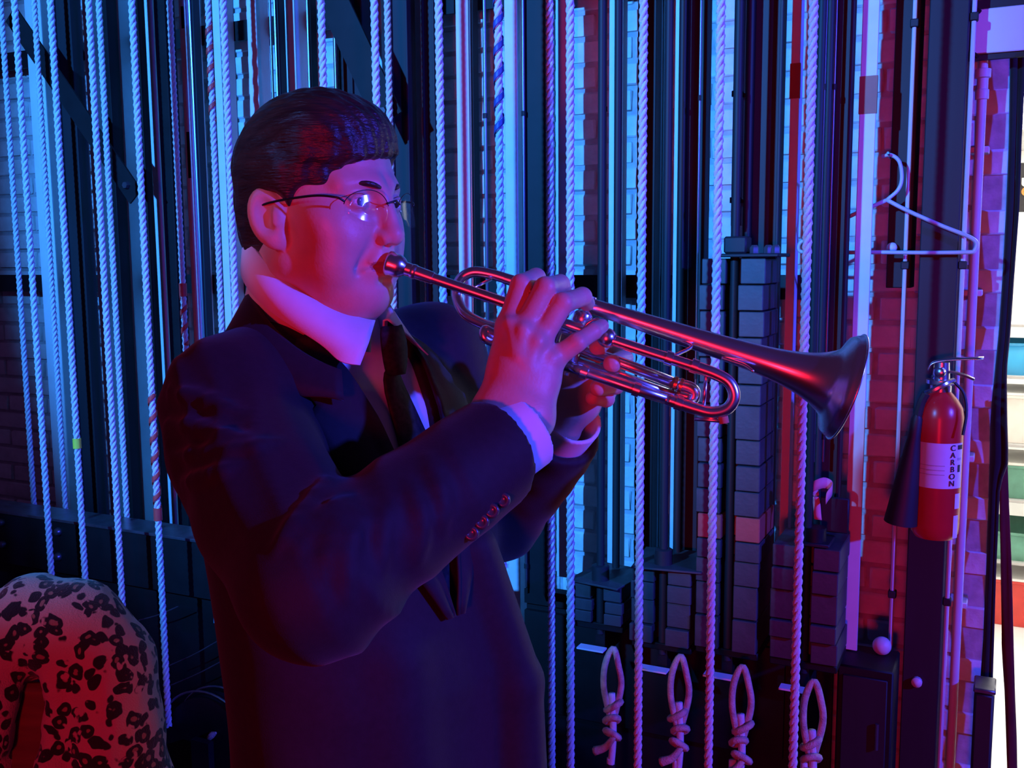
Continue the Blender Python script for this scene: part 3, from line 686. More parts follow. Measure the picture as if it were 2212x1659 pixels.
# store room beyond the wall
tag(plane_box('floor_store', (-.6, 2.66, -.1), (2.4, 6.0, 0), M['floor_pale']), 'pale vinyl floor of the bright store room', 'floor')
tag(plane_box('wall_store_back', (-.6, 5.6, 0), (2.4, 5.7, 3.0), M['white']), 'white back wall of the bright store room', 'wall')
tag(plane_box('wall_store_left', (-.7, 2.86, 0), (-.6, 5.7, 3.0), M['white']), 'white side wall of the store room', 'wall')
tag(plane_box('wall_store_right', (2.4, 2.86, 0), (2.5, 5.7, 3.0), M['white']), 'white far side wall of the store room', 'wall')
tag(plane_box('ceiling_store', (-.7, 2.86, 3.0), (2.5, 5.7, 3.1), M['white']), 'white ceiling of the store room', 'ceiling')
tag(plane_box('wall_door_side', (.42, 2.655, 0), (2.5, 2.86, 3.1), M['brick']), 'painted wall right of the bright doorway', 'wall')  # edge brought in to cut light spilling out of the store room
tag(plane_box('wall_store_front', (-.7, 2.86, 0), (XR, 2.90, 3.0), M['white']), 'white inner face of the wall beside the doorway', 'wall')
tag(plane_box('wall_door_lintel', (XR, 2.655, 2.06), (.42, 2.86, 3.1), M['brick']), 'painted wall added above the bright doorway to block its spill', 'wall')  # added header that keeps store room light off the player
la = bpy.data.lights.new('store_room_light', 'AREA'); la.energy = 120; la.size = 1.6; la.color = (1, .97, .9); lo_ = bpy.data.objects.new('store_room_light', la); COL.objects.link(lo_); lo_.location = (.9, 4.7, 2.92)
lp = empty('wall_lamp', tuple(W(2222, 300, 4.6)), 'glowing white lamp at the right edge of the picture', 'lamp')
q0 = W(2206, 90, 4.6); q1 = W(2206, 265, 4.6)
MB().lathe((q0[0]+.05, 4.6, q1[2]), (0, 0, 1), [(0, .02), (.02, .05), (q0[2]-q1[2]-.02, .05), (q0[2]-q1[2], .02)], 16).build('tube', M['lamp'], lp, smooth=True)
MB().box((q0[0]-.0, 4.66, q1[2]-.02), (q0[0]+.1, 5.6, q1[2])).build('arm', M['grey'], lp)
sgn = empty('black_sign', tuple(W(2212, 455, 4.7)), 'black sign with white and orange letters inside the bright room', 'sign')
qa, qb = W(2196, 352, 4.7), W(2196, 458, 4.7)
MB().box((qa[0], 4.7, qb[2]), (qa[0]+.4, 4.73, qa[2]), .003).build('board', M['ink'], sgn)
def letter(ch, size, loc, m, par):
    cu = bpy.data.curves.new('letter', 'FONT'); cu.body = ch; cu.size = size; cu.extrude = .001; cu.offset = .002
    to = bpy.data.objects.new('tmp', cu); COL.objects.link(to); dg = bpy.context.evaluated_depsgraph_get(); me = bpy.data.meshes.new_from_object(to.evaluated_get(dg)); bpy.data.objects.remove(to)
    me.materials.clear(); me.materials.append(m); o = bpy.data.objects.new('letter', me); COL.objects.link(o); o.parent = par
    o.location = np.array(loc)-ROOT[par.name]; o.rotation_euler = (math.radians(90), 0, 0)
q = W(2206, 402, 4.697); letter('U', .045, (q[0], 4.697, q[2]), M['white'], sgn); q = W(2206, 420, 4.697); letter('C', .045, (q[0], 4.697, q[2]-.004), M['orange'], sgn)
MB().tube([(qa[0]+.3, 4.73, (qa[2]+qb[2])/2), (qa[0]+.3, 5.6, (qa[2]+qb[2])/2)], .012, 8).build('bracket', M['grey'], sgn)
shf = empty('shelf_unit', (.55, 4.75, 0), 'grey metal shelf unit full of boxes in the bright room', 'shelf')
DS = 4.6; xs0 = W(2166, 900, DS)[0]-.16
sh_z = [W(2190, y, DS)[2] for y in (700, 812, 960, 1080, 1215)]
for z_ in sh_z: MB().box((xs0, DS, z_-.012), (xs0+1.2, DS+.45, z_), .002).build('board', M['grey'], shf)
for xx in (xs0, xs0+1.17):
    for yy in (DS, DS+.42): MB().box((xx, yy, 0), (xx+.03, yy+.03, sh_z[0]+.25), .002).build('upright', M['grey'], shf)
def bin_(x, y, z, wx, wy, h, m, lab, cat, lid=None):
    t = empty('storage_bin', (x, y, z), lab, cat)
    tp = 1.06; b = MB(); V = []
    for (s, zz) in ((1, 0), (tp, h)):
        V += [(x-wx/2*s, y-wy/2*s, z+zz), (x+wx/2*s, y-wy/2*s, z+zz), (x+wx/2*s, y+wy/2*s, z+zz), (x-wx/2*s, y+wy/2*s, z+zz)]
    b.add(V, [(3, 2, 1, 0), (0, 1, 5, 4), (1, 2, 6, 5), (2, 3, 7, 6), (3, 0, 4, 7)] + ([(4, 5, 6, 7)] if lid else []))
    o = b.build('tub', m, t)
    if not lid: solid(o, .004)
    MB().box((x-wx/2*tp-.006, y-wy/2*tp-.006, z+h-.012), (x+wx/2*tp+.006, y-wy/2*tp, z+h), .002).build('rim', m, t)
    if lid: MB().box((x-wx/2*tp-.006, y-wy/2*tp-.006, z+h), (x+wx/2*tp+.006, y+wy/2*tp+.006, z+h+.012), .003).build('lid', lid, t)
bx0 = xs0+.2
bin_(bx0+.02, DS+.18, sh_z[1]+.001, .34, .3, (sh_z[0]-sh_z[1])*.62, M['teal'], 'bright blue plastic bin on the upper shelf of the bright room', 'bin')
bin_(bx0-.0, DS+.18, sh_z[2]+.001, .30, .3, (sh_z[1]-sh_z[2])*.7, M['cream'], 'cream plastic box below the bright blue bin', 'box', M['white'])
bin_(bx0+.02, DS+.18, sh_z[3]+.001, .33, .3, (sh_z[2]-sh_z[3])*.6, M['green'], 'green plastic tub on the third shelf of the bright room', 'tub', M['cream'])
bin_(bx0+.0, DS+.18, sh_z[4]+.001, .32, .3, (sh_z[3]-sh_z[4])*.45, M['green'], 'flat green tub on the lowest shelf of the bright room', 'tub')
bin_(bx0+.44, DS+.18, sh_z[2]+.001, .36, .3, .16, M['cream'], 'cream box deeper along the shelf in the bright room', 'box', M['grey'])
bin_(bx0+.02, DS+.16, .001, .30, .26, W(2190, 1180, DS)[2]*.5+.02, M['red_box'], 'red box on the floor under the bright room shelves', 'box', M['white'])
# ------------------------------------------------------------------ stage lamps as fixtures on stands behind the photographer
def fixture(l, aim, lab):
    l = np.array(l, float); d = np.array(aim, float)-l; d /= np.linalg.norm(d)
    t = empty('stage_lamp', (l[0], l[1], 0), lab, 'lamp')
    MB().lathe(l-d*.30, d, [(0, .05), (.03, .085), (.26, .085), (.27, .10), (.29, .10)], 20).build('can', M['steel_black'], t)
    bk = l-d*.15; MB().tube([bk+(0, 0, -.09), (bk[0], bk[1], 0.05)], .02, 10).build('stand', M['steel_black'], t)
    MB().lathe((bk[0], bk[1], 0), (0, 0, 1), [(0, .2), (.02, .2), (.05, .03)], 20).build('base', M['steel_black'], t)
fixture(LB, AB, 'blue stage lamp on a tall stand off to the right')
fixture(LC, AC, 'cyan stage lamp on a tall stand off to the left')
fixture(LR, AR, 'red stage lamp on a stand behind the photographer')
# ------------------------------------------------------------------ signed distance modelling (level frame) for the player
def cone(P, a, b, ra, rb):
    a = np.asarray(a, np.float32); b = np.asarray(b, np.float32); d = b-a; t = np.clip(((P-a) @ d)/(d @ d+1e-12), 0, 1)
    return np.linalg.norm(P-a-t[..., None]*d, axis=-1)-(ra+(rb-ra)*t)
def ell(P, c, r, B=None):
    q = P-np.asarray(c, np.float32)
    if B is not None: q = q @ np.asarray(B, np.float32)
    r = np.asarray(r, np.float32); k0 = np.linalg.norm(q/r, axis=-1); k1 = np.linalg.norm(q/(r*r), axis=-1)+1e-9
    return k0*(k0-1)/k1
def smin(a, b, k): h = np.clip(.5+.5*(b-a)/k, 0, 1); return b+(a-b)*h-k*h*(1-h)
def smax(a, b, k): return -smin(-a, -b, k)
def nets(fn, lo, hi, h):
    lo = np.array(lo); n = np.ceil((np.array(hi)-lo)/h).astype(int)+1
    ax = [(lo[i]+h*np.arange(n[i])).astype(np.float32) for i in range(3)]
    F = np.empty(n, np.float32)
    for i0 in range(0, n[0], 16):
        P = np.stack(np.meshgrid(ax[0][i0:i0+16], ax[1], ax[2], indexing='ij'), -1); F[i0:i0+16] = fn(P)
    m = n-1; cnt = np.zeros(m, np.float32); acc = np.zeros((*m, 3), np.float32); S = F < 0
    for a in range(3):
        o1, o2 = [k for k in range(3) if k != a]
        for b in (0, 1):
            for c in (0, 1):
                s0 = [None]*3; s1 = [None]*3; s0[a] = slice(0, m[a]); s1[a] = slice(1, m[a]+1)
                for o, v in ((o1, b), (o2, c)): s0[o] = slice(v, m[o]+v); s1[o] = s0[o]
                s0, s1 = tuple(s0), tuple(s1); mk = (S[s0] != S[s1]); f0, f1 = F[s0][mk], F[s1][mk]
                acc[mk, a] += f0/(f0-f1); acc[mk, o1] += b; acc[mk, o2] += c; cnt[mk] += 1
    act = cnt > 0; idx = np.full(m, -1, np.int64); idx[act] = np.arange(act.sum())
    ijk = np.argwhere(act); V = (ijk+acc[act]/cnt[act][:, None])*h+lo; Q = []
    for a in range(3):
        o1, o2 = (a+1) % 3, (a+2) % 3
        s0 = [slice(None)]*3; s1 = [slice(None)]*3; s0[a] = slice(0, m[a]); s1[a] = slice(1, m[a]+1)
        for o in (o1, o2): s0[o] = slice(1, m[o]); s1[o] = slice(1, m[o])
        A, B = S[tuple(s0)], S[tuple(s1)]; e = np.argwhere(A != B); fl = A[tuple(e.T)]
        e = e.copy(); e[:, o1] += 1; e[:, o2] += 1
        def cid(d1, d2): q = e.copy(); q[:, o1] -= d1; q[:, o2] -= d2; return idx[tuple(q.T)]
        q = np.stack([cid(1, 1), cid(0, 1), cid(0, 0), cid(1, 0)], -1); q[~fl] = q[~fl][:, ::-1]; Q.append(q)
    Q = np.vstack(Q); return V, Q[(Q >= 0).all(1)]
def relax(V, Q, n=2, w=.5):
    for _ in range(n):
        s = np.zeros_like(V); c = np.zeros(len(V))
        for k in range(4):
            np.add.at(s, Q[:, k], V[Q[:, (k+1) % 4]]); np.add.at(c, Q[:, k], 1)
            np.add.at(s, Q[:, (k+1) % 4], V[Q[:, k]]); np.add.at(c, Q[:, (k+1) % 4], 1)
        V = V*(1-w)+w*s/c[:, None]
    return V
def wob(P, f, seed=0):           # cheap smooth noise from sines
    r = np.random.RandomState(seed); o = 0
    for k in range(5):
        d = r.randn(3)*f; o = o+np.sin(P @ d.astype(np.float32)+r.rand()*6.28)
    return o/5
# frames
PHI = math.radians(60); PHT = math.radians(50)
HO = np.array([-.2172, 1.1567, float(L(590, 470, 1.09)[2])])          # point between the ears
hf = np.array([math.sin(PHI), -math.cos(PHI), 0]); hl = np.array([math.cos(PHI), math.sin(PHI), 0]); hu = np.array([0, 0, 1.])
_tp = math.radians(2.0); hf, hu = hf*math.cos(_tp)-hu*math.sin(_tp), hu*math.cos(_tp)+hf*math.sin(_tp)
HB = np.stack([hf, hl, hu], 1)                # columns: head axes in level frame
def toh(P): return (P-HO.astype(np.float32)) @ HB.astype(np.float32)
def fromh(p): return HO+np.asarray(p, float) @ HB.T
def head_sdf(P):
    p = toh(P); a = np.stack([p[..., 0], np.abs(p[..., 1]), p[..., 2]], -1)
    d = ell(p, (.004, 0, .042), (.086, .072, .082))
    d = smin(d, ell(p, (.030, 0, -.012), (.066, .063, .082)), .02)
    d = smin(d, cone(a, (.006, .048, -.050), (.066, .020, -.078), .020, .018), .025)     # jaw line
    d = smin(d, ell(p, (.078, 0, -.078), (.018, .020, .017)), .02)                       # chin
    d = smin(d, ell(a, (.058, .038, -.022), (.028, .026, .030)), .02)                    # cheek
    d = smin(d, ell(a, (.050, .050, .000), (.020, .016, .014)), .02)                     # cheekbone
    d = smin(d, ell(a, (.052, .040, -.052), (.028, .020, .022)), .02)                    # full lower cheek
    d = smin(d, cone(a, (.087, .010, .035), (.070, .042, .035), .0115, .010), .012)       # brow
    d = smin(d, ell(p, (.080, 0, -.046), (.022, .026, .024)), .016)                      # muzzle
    d = smax(d, -ell(a, (.100, .031, .019), (.020, .021, .0135)), .010)                   # eye socket
    d = smin(d, ell(a, (.0775, .0305, .0185), (.0145, .0145, .0125)), .004)               # lids over the eyeball
    d = smax(d, -ell(a, (.0935, .0305, .0182), (.0125, .0135, .0042)), .0015)               # eye opening
    d = smin(d, cone(p, (.093, 0, .026), (.105, 0, -.012), .0078, .0105), .010)          # nose bridge
    d = smin(d, ell(p, (.1062, 0, -.0165), (.0115, .0118, .0100)), .006)                 # nose tip
    d = smin(d, ell(a, (.0975, .0120, -.0205), (.0105, .0068, .0078)), .005)             # nostril wing
    d = smax(d, -ell(a, (.1030, .0060, -.0275), (.0050, .0032, .0040)), .002)
    d = smin(d, cone(a, (.0985, .0, -.0435), (.0870, .026, -.0490), .0062, .0028), .005) # upper lip
    d = smin(d, cone(a, (.0975, .0, -.0555), (.0860, .025, -.0515), .0068, .0028), .005) # lower lip
    d = smax(d, -cone(a, (.1085, .0, -.0490), (.0845, .0335, -.0500), .0022, .0018), .003)
    d = smax(d, -ell(p, (.104, 0, -.066), (.012, .016, .005)), .006)                     # groove above chin
    d = smax(d, -cone(a, (.098, .0200, -.024), (.083, .033, -.052), .0035, .0025), .010) # smile fold
    # neck and under chin
    d = smin(d, cone(p, (-.022, 0, -.05), (-.050, 0, -.19), .056, .062), .03)
    d = smin(d, ell(p, (.030, 0, -.088), (.050, .042, .026)), .025)
    d = smin(d, ell(p, (.018, 0, -.112), (.042, .042, .030)), .025)
    # ears
    e = a-np.array((-.002, .074, .000), np.float32); ca, sa = math.cos(.22), math.sin(.22)
    e = np.stack([e[..., 0]*ca+e[..., 2]*sa, e[..., 1]+e[..., 0]*.42, -e[..., 0]*sa+e[..., 2]*ca], -1)
    er = ell(e, (0, .004, 0), (.0185, .0075, .0315))
    er = smax(er, -ell(e, (.003, .0125, .001), (.0115, .0085, .0215)), .004)
    er = smin(er, cone(e, (.012, .006, .002), (.010, .007, -.009), .0045, .004), .004)
    er = smin(er, ell(e, (.004, .003, -.026), (.010, .0055, .010)), .006)
    return smin(d, er, .006)
def hair_sdf(P):
    p = toh(P); a = np.abs(p[..., 1]); x, z = p[..., 0], p[..., 2]
    d = ell(p, (-.001, 0, .050), (.098, .085, .091))
    d = smin(d, ell(p, (.036, -.012, .090), (.052, .060, .036)), .03)          # swept front volume
    d = smin(d, ell(p, (-.042, 0, -.010), (.048, .064, .060)), .02)
    fr = smax(-(x-(.070-.85*np.clip(a-.045, 0, .05))), (z-(.064+.12*p[..., 1])), .012)   # face window (fringe combed across)
    d = smax(d, -fr, .010)
    side = smax(-(x-(.020+.5*np.clip(z-.005,0,.03))), z-.034, .012); d = smax(d, -side, .008)             # in front of the ear (sideburn behind)
    earw = ell(np.stack([x, a, z], -1), (.002, .085, -.006), (.023, .03, .034)); d = smax(d, -earw, .006)
    under = smax(-(x+.012), z+.012, .01); d = smax(d, -under, .008)
    d = smax(d, -(z+.078-.12*(x+.06)), .01)
    s = z*150+40*x+.8*np.sin(p[..., 1]*60)
    g = np.sin(p[..., 1]*520+z*60+3*np.sin(x*40))*.5+np.sin(p[..., 1]*260-x*120+z*190)*.5
    return d+.0012*g+.0016*wob(p, 45, 5)
# hands ------------------------------------------------------------
def chain(P, pts, k=.004):
    d = None
    for (a, ra), (b, rb) in zip(pts[:-1], pts[1:]):
        c = cone(P, a, b, ra, rb); d = c if d is None else smin(d, c, k)
    return d
def J(px, py, z, r): return (L(px, py, z), r)
RW1, RW2 = (1072, 892, 1.012), (1148, 902, 1.010)
def rhand(P):
    d = cone(P, L(*RW1), L(*RW2), .021, .020)
    d = smin(d, chain(P, [J(800+0, 1170, .93, .036), J(1005, 990, .98, .031), J(1108, 900, 1.01, .026)]), .03)
    for (m, w_, r) in (((1100, 706, 1.030), RW1, .0135), ((1130, 716, 1.020), (1092, 880, 1.008), .0135), ((1162, 738, 1.018), (1120, 880, 1.006), .0130), ((1190, 780, 1.024), RW2, .0120)):
        d = smin(d, cone(P, L(*w_), L(*m), .019, r), .014)
    d = smin(d, cone(P, L(1120, 800, 1.022), L(1160, 820, 1.024), .020, .018), .02)
    fs = [[J(1100, 706, 1.030, .0132), J(1126, 616, 1.034, .0112), J(1158, 600, 1.066, .0100), J(1172, 622, 1.088, .0088)],
          [J(1130, 716, 1.020, .0132), J(1178, 622, 1.024, .0112), J(1210, 614, 1.058, .0100), J(1222, 642, 1.084, .0088)],
          [J(1162, 738, 1.018, .0128), J(1216, 655, 1.022, .0108), J(1258, 641, 1.050, .0097), J(1268, 655, 1.076, .0086)],
          [J(1190, 780, 1.024, .0115), J(1246, 740, 1.020, .0095), J(1282, 716, 1.036, .0086), J(1300, 704, 1.048, .0076)]]
    f = None
    for c in fs:
        q = chain(P, c, .003); f = q if f is None else np.minimum(f, q)
    d = smin(d, f, .007)
    th = chain(P, [J(1080, 850, 1.03, .017), J(1092, 770, 1.065, .0145), J(1128, 722, 1.088, .0115), J(1158, 700, 1.094, .0098)], .004)
    d = smin(d, th, .009)
    for (x, y, z) in ((1100, 702, 1.018), (1130, 712, 1.008), (1162, 734, 1.006), (1190, 776, 1.013)): d = smin(d, np.linalg.norm(P-L(x, y, z).astype(np.float32), axis=-1)-.0055, .010)
    for (a, b) in (((1112, 760, 1.0), (1100, 700, 1.012)), ((1125, 770, .998), (1130, 715, 1.003)), ((1140, 790, .999), (1160, 742, 1.002))):
        d = smin(d, cone(P, L(*a), L(*b), .0025, .003), .010)
    return d
def lhand(P):
    d = chain(P, [J(1120, 1060, 1.29, .034), J(1200, 930, 1.215, .029), J(1232, 872, 1.185, .026)])
    d = smin(d, cone(P, L(1225, 860, 1.18), L(1262, 868, 1.185), .022, .020), .02)
    for m in ((1232, 735, 1.175), (1250, 765, 1.18), (1262, 800, 1.18), (1268, 832, 1.18)): d = smin(d, cone(P, L(1240, 860, 1.185), L(*m), .019, .014), .014)
    fs = [[J(1232, 735, 1.175, .013), J(1278, 722, 1.165, .011), J(1305, 735, 1.135, .010), J(1290, 752, 1.088, .0095)],
          [J(1250, 765, 1.18, .013), J(1320, 760, 1.165, .011), J(1348, 775, 1.13, .010), J(1322, 786, 1.082, .0098)],
          [J(1262, 800, 1.18, .0125), J(1322, 815, 1.165, .011), J(1330, 832, 1.13, .010), J(1292, 838, 1.105, .0095)],
          [J(1268, 832, 1.18, .012), J(1312, 848, 1.165, .010), J(1310, 862, 1.14, .009), J(1280, 860, 1.12, .008)]]
    f = None
    for c in fs:
        q = chain(P, c, .003); f = q if f is None else np.minimum(f, q)
    d = smin(d, f, .006)
    return smin(d, chain(P, [J(1222, 850, 1.165, .016), J(1192, 800, 1.135, .013), J(1165, 765, 1.12, .0115), J(1150, 735, 1.112, .010)], .004), .01)
# torso / suit -------------------------------------------------------
tf = np.array([math.sin(PHT), -math.cos(PHT), 0]); tl = np.array([math.cos(PHT), math.sin(PHT), 0])
TC = np.array([-.212, 1.195, 0.])
PH = np.array([.60, .78, .95, 1.08, 1.20, 1.30, 1.38, 1.43, 1.465, 1.50]); PA = np.array([.16, .170, .178, .182, .186, .190, .184, .160, .095, .062])
PB = np.array([.125, .132, .138, .142, .140, .134, .120, .098, .072, .055]); PC = np.array([.03, .050, .060, .058, .042, .022, .006, -.004, -.010, -.014])
def tco(P):
    q = P-TC.astype(np.float32); return q @ tl.astype(np.float32), q @ tf.astype(np.float32), P[..., 2]
def torso(P, off=0.):
    l, f, h = tco(P); a = np.interp(h, PH, PA)+off; b = np.interp(h, PH, PB)+off; c = np.interp(h, PH, PC)
    k = np.sqrt((l/a)**2+((f-c)/b)**2); d = (k-1)*np.minimum(a, b)*.95
    return d
def T(l, f, h): return TC+l*tl+f*tf+np.array([0, 0, h])
def front(l, h, off=0.):
    a = np.interp(h, PH, PA); b = np.interp(h, PH, PB); c = np.interp(h, PH, PC)
    return c+b*np.sqrt(np.clip(1-(l/a)**2, 0.02, 1))+off
RS = T(-.140, .0, 1.398); LS = T(.165, .005, 1.425)
RE = L(684, 1256, .890); RWJ = L(1090, 960, .998)
LE = L(1075, 1110, 1.36); LWJ = L(1212, 925, 1.215)
def arm_folds(P):
    d1 = RE-RS; n1 = np.linalg.norm(d1); t = ((P-RS.astype(np.float32)) @ d1.astype(np.float32))/n1**2
    d2 = RWJ-RE; n2 = np.linalg.norm(d2); s = ((P-RE.astype(np.float32)) @ d2.astype(np.float32))/n2**2
    q = P @ np.array([.3, -.5, .8], np.float32)
    rdg = lambda x: 1-2*np.abs(np.sin(x*.5))
    q = P @ np.array([.12, -.25, .96], np.float32); q3 = P @ np.array([-.8, .3, .5], np.float32)
    up = np.exp(-((t-.42)/.24)**2)*np.sin(q*205+1.2*wob(P, 10, 2))
    q2 = P @ np.array([.86, .1, .42], np.float32)
    lo = np.exp(-((s-.10)/.24)**2)*rdg(q2*170+1.8*wob(P, 14, 3))*np.clip(.6+.6*wob(P, 12, 22), 0, 1)
    lo2 = np.exp(-((s-.55)/.25)**2)*rdg(q2*100+2.0*wob(P, 12, 4))*np.clip(.4+.8*wob(P, 10, 23), 0, 1)
    return -.0040*lo-.0030*lo2
FOLD_PX = [[(372, 846), (440, 866), (520, 894)], [(366, 915), (430, 924), (500, 950), (565, 958)], [(378, 985), (440, 982), (520, 976), (600, 955)], [(398, 1042), (450, 1032), (510, 1008)],
 [(596, 1188), (650, 1122), (705, 1035)], [(648, 1184), (710, 1112), (772, 1078)], [(700, 1235), (722, 1150), (782, 1092)], [(748, 1290), (750, 1180), (800, 1096)], [(824, 1230), (822, 1150), (836, 1092)], [(905, 1205), (908, 1120), (884, 1040)], [(955, 1150), (950, 1070), (925, 990)]]
FOLDS = []
def wrist_cut(P, d, E, Wj):
    u = (Wj-E)/np.linalg.norm(Wj-E); s = (P-Wj.astype(np.float32)) @ u.astype(np.float32)
    d = smax(d, s, .004)
    return np.maximum(d, -np.maximum(cone(P, Wj-u*.06, Wj+u*.06, .040, .040), -(s+.03)))
def jacket(P, carve=True):
    l, f, h = tco(P)
    d = torso(P)+.002*wob(P, 26, 9)
    d = smin(d, cone(P, T(-.06, -.02, 1.448), RS+(0, 0, .012), .040, .054), .045); d = smin(d, cone(P, T(.06, -.02, 1.452), LS+(0, 0, .010), .034, .052), .03)
    ar = smin(smin(cone(P, RS, RE, .064, .062), chain(P, [(RS, .063), (L(484, 985, 1.045), .054), (L(566, 1118, .965), .058), (RE, .060)], .02), .03), cone(P, RE, RWJ, .063, .0535), .022)+arm_folds(P)
    al = smin(cone(P, LS, LE, .066, .058), cone(P, LE, LWJ, .060, .0525), .022)+.003*wob(P, 50, 6)
    if FOLDS:
        mk_ = np.abs(ar) < .025; Pm = P[mk_]
        if len(Pm):
            am = ar[mk_]
            for ch_ in FOLDS: am = smin(am, chain(Pm, ch_, .006), .008)
            ar[mk_] = am
    if carve:
        ar = wrist_cut(P, ar, RE, RWJ); al = wrist_cut(P, al, LE, LWJ)
    d = smin(d, ar, .030); d = smin(d, al, .030)
    d = smin(d, chainf(P, [(T(.06, .165, 1.22), .030), (T(.11, .185, 1.05), .034), (T(.13, .18, .80), .036)]), .02)
    d = smin(d, chainf(P, [(T(-.06, .160, 1.12), .028), (T(-.05, .165, .85), .034)]), .03)
    if carve:
        w_ = np.clip((h-1.16)/(1.46-1.16), 0, 1.2)*.062
        v = smax(np.abs(l+.002)-w_, -(f-.0), .004); v = np.maximum(v, 1.165-h); d = smax(d, -v, .004)
        d = np.maximum(d, -cone(P, T(0, -.012, 1.42), T(0, -.02, 1.62), .064, .062))
        d = np.maximum(d, .82-h)
    return d
def chainf(P, pts): return chain(P, pts, .01)
def shirt(P):
    d = torso(P, -.010); d = smin(d, cone(P, T(0, -.012, 1.40), T(0, -.014, 1.50), .066, .060), .02)
    for (E, Wj) in ((RE, RWJ), (LE, LWJ)):
        u = (Wj-E)/np.linalg.norm(Wj-E); s = (P-Wj.astype(np.float32)) @ u.astype(np.float32)
    return np.maximum(d, np.maximum(P[..., 2]-1.49, .9-P[..., 2]))
def cuff(P, E, Wj, ex, r0, r1):
    u = (Wj-E)/np.linalg.norm(Wj-E); s = (P-Wj.astype(np.float32)) @ u.astype(np.float32)
    d = cone(P, Wj-u*.08, Wj+u*.08, r0, r1); d = np.maximum(d, np.maximum(s-ex, -.05-s))
    return np.maximum(d, -cone(P, Wj-u*.09, Wj+u*.09, r0-.005, r1-.005))
base = lev(np.array([TC[0], TC[1], 0.]))
per = empty('person', tuple(base), 'person in a dark suit and glasses playing a trumpet', 'person')
# body: head + neck, both hands, hidden trunk, one mesh
Vs = []; Qs = []; n0 = 0
def addp(V, Q):
    global n0
    Vs.append(V); Qs.append(Q+n0); n0 += len(V)
V, Q = nets(head_sdf, HO-np.array([.17, .17, .20]), HO+np.array([.17, .17, .15]), .0021); V = relax(V, Q, 1, .4); addp(V, Q); nh = len(V)
V, Q = nets(rhand, L(1160, 900, 1.02)-np.array([.12, .10, .12]), L(1160, 760, 1.02)+np.array([.12, .10, .12]), .0018); V = relax(V, Q, 1, .4); addp(V, Q)
V, Q = nets(lhand, L(1210, 930, 1.18)-np.array([.10, .12, .09]), L(1250, 800, 1.18)+np.array([.11, .10, .09]), .0021); V = relax(V, Q, 1, .4); addp(V, Q)
def trunk(P): return smin(torso(P, -.03), cone(P, T(0, -.015, 1.40), T(0, -.02, 1.52), .058, .058), .02)
V, Q = nets(lambda P: np.maximum(np.maximum(trunk(P), P[..., 2]-1.50), .7-P[..., 2]), T(-.0, 0, .68)-np.array([.25, .25, 0]), T(0, 0, 1.52)+np.array([.25, .25, 0]), .016); addp(V, Q)
Va = np.vstack(Vs); Qa = np.vstack(Qs)
fc = toh(Va[Qa].mean(1).astype(np.float32)); x_, y_, z_ = fc[:, 0], np.abs(fc[:, 1]), fc[:, 2]
lipm = (x_ > .088) & (y_ < .0215) & (z_ < -.0415-.15*y_) & (z_ > -.0605+.30*y_) & (fc[:, 0] < .2)
body = npmesh('body', lev(Va), Qa, None, per, mats=[M['skin'], M['lip']], fmat=lipm.astype(int))
V, Q = nets(hair_sdf, HO-np.array([.17, .17, .11]), HO+np.array([.17, .17, .18]), .0021)
npmesh('hair', lev(V), Q, M['hair'], per)
# eyes, brows
for s in (-1, 1):
    c = fromh((.0775, s*.0305, .0182)); 
    eb = MB().ball(lev(c), .0122, 20, 14).build('eyeball', M['eye'], per, smooth=True)
    tgt = CAM-c; g = tgt/np.linalg.norm(tgt)*.36+hf*.8; g /= np.linalg.norm(g)
    MB().lathe(lev(c+g*.0112), lev(g), [(0, .0050), (.0009, .0045), (.0016, .003), (.0018, .0001)], 16).build('iris', M['iris'], eb, smooth=True)
    pts = [fromh((.0972-.024*t*t-.004*t, s*(.012+.034*t), .0335+.006*math.sin(t*2.6)-.004*t)) for t in np.linspace(0, 1, 12)]
    MB().tube(lev(np.array(pts)), [.0012+.0020*math.sin(min(1, t*1.2+.15)*2.6) for t in np.linspace(0, 1, 12)], 8).build('eyebrow', M['hair'], per, smooth=True)
# clothing
zz_ = np.arange(.70, 1.30, .002)
for ln_ in FOLD_PX:
    pts_ = []
    for (px, py) in spline([(a_, b_, 0) for a_, b_ in ln_], 6)[:, :2]:
        f_ = jacket(np.array([L(px, py, q_) for q_ in zz_]).astype(np.float32), False); k_ = int(np.argmax(f_ < 0))
        if f_[k_] < 0: pts_.append(L(px, py, zz_[k_]+.0010))
    nr_ = len(pts_)
    if nr_ > 2: FOLDS.append([(p_, .0085*math.sin(math.pi*(i_+.7)/(nr_+.4))+.0004) for i_, p_ in enumerate(pts_)])
lo, hi = np.array([-.46, .78, .80]), np.array([.16, 1.50, 1.56])
V, Q = nets(jacket, lo, hi, .0045); V = relax(V, Q, 1, .5)
jk = npmesh('jacket', lev(V), Q, M['suit'], per)
V, Q = nets(shirt, T(0, 0, .88)-np.array([.24, .24, 0]), T(0, 0, 1.52)+np.array([.24, .24, 0]), .008); V = relax(V, Q, 2, .5)
shr = npmesh('shirt', lev(V), Q, M['shirt'], per)
for (E, Wj, ex, r0, r1, nm) in ((RE, RWJ, .028, .0400, .0415, 'cuff'), (LE, LWJ, .028, .0385, .041, 'cuff')):
    V, Q = nets(lambda P: cuff(P, E, Wj, ex, r0, r1), Wj-.09, Wj+.09, .0024); npmesh(nm, lev(V), Q, M['shirt'], shr)
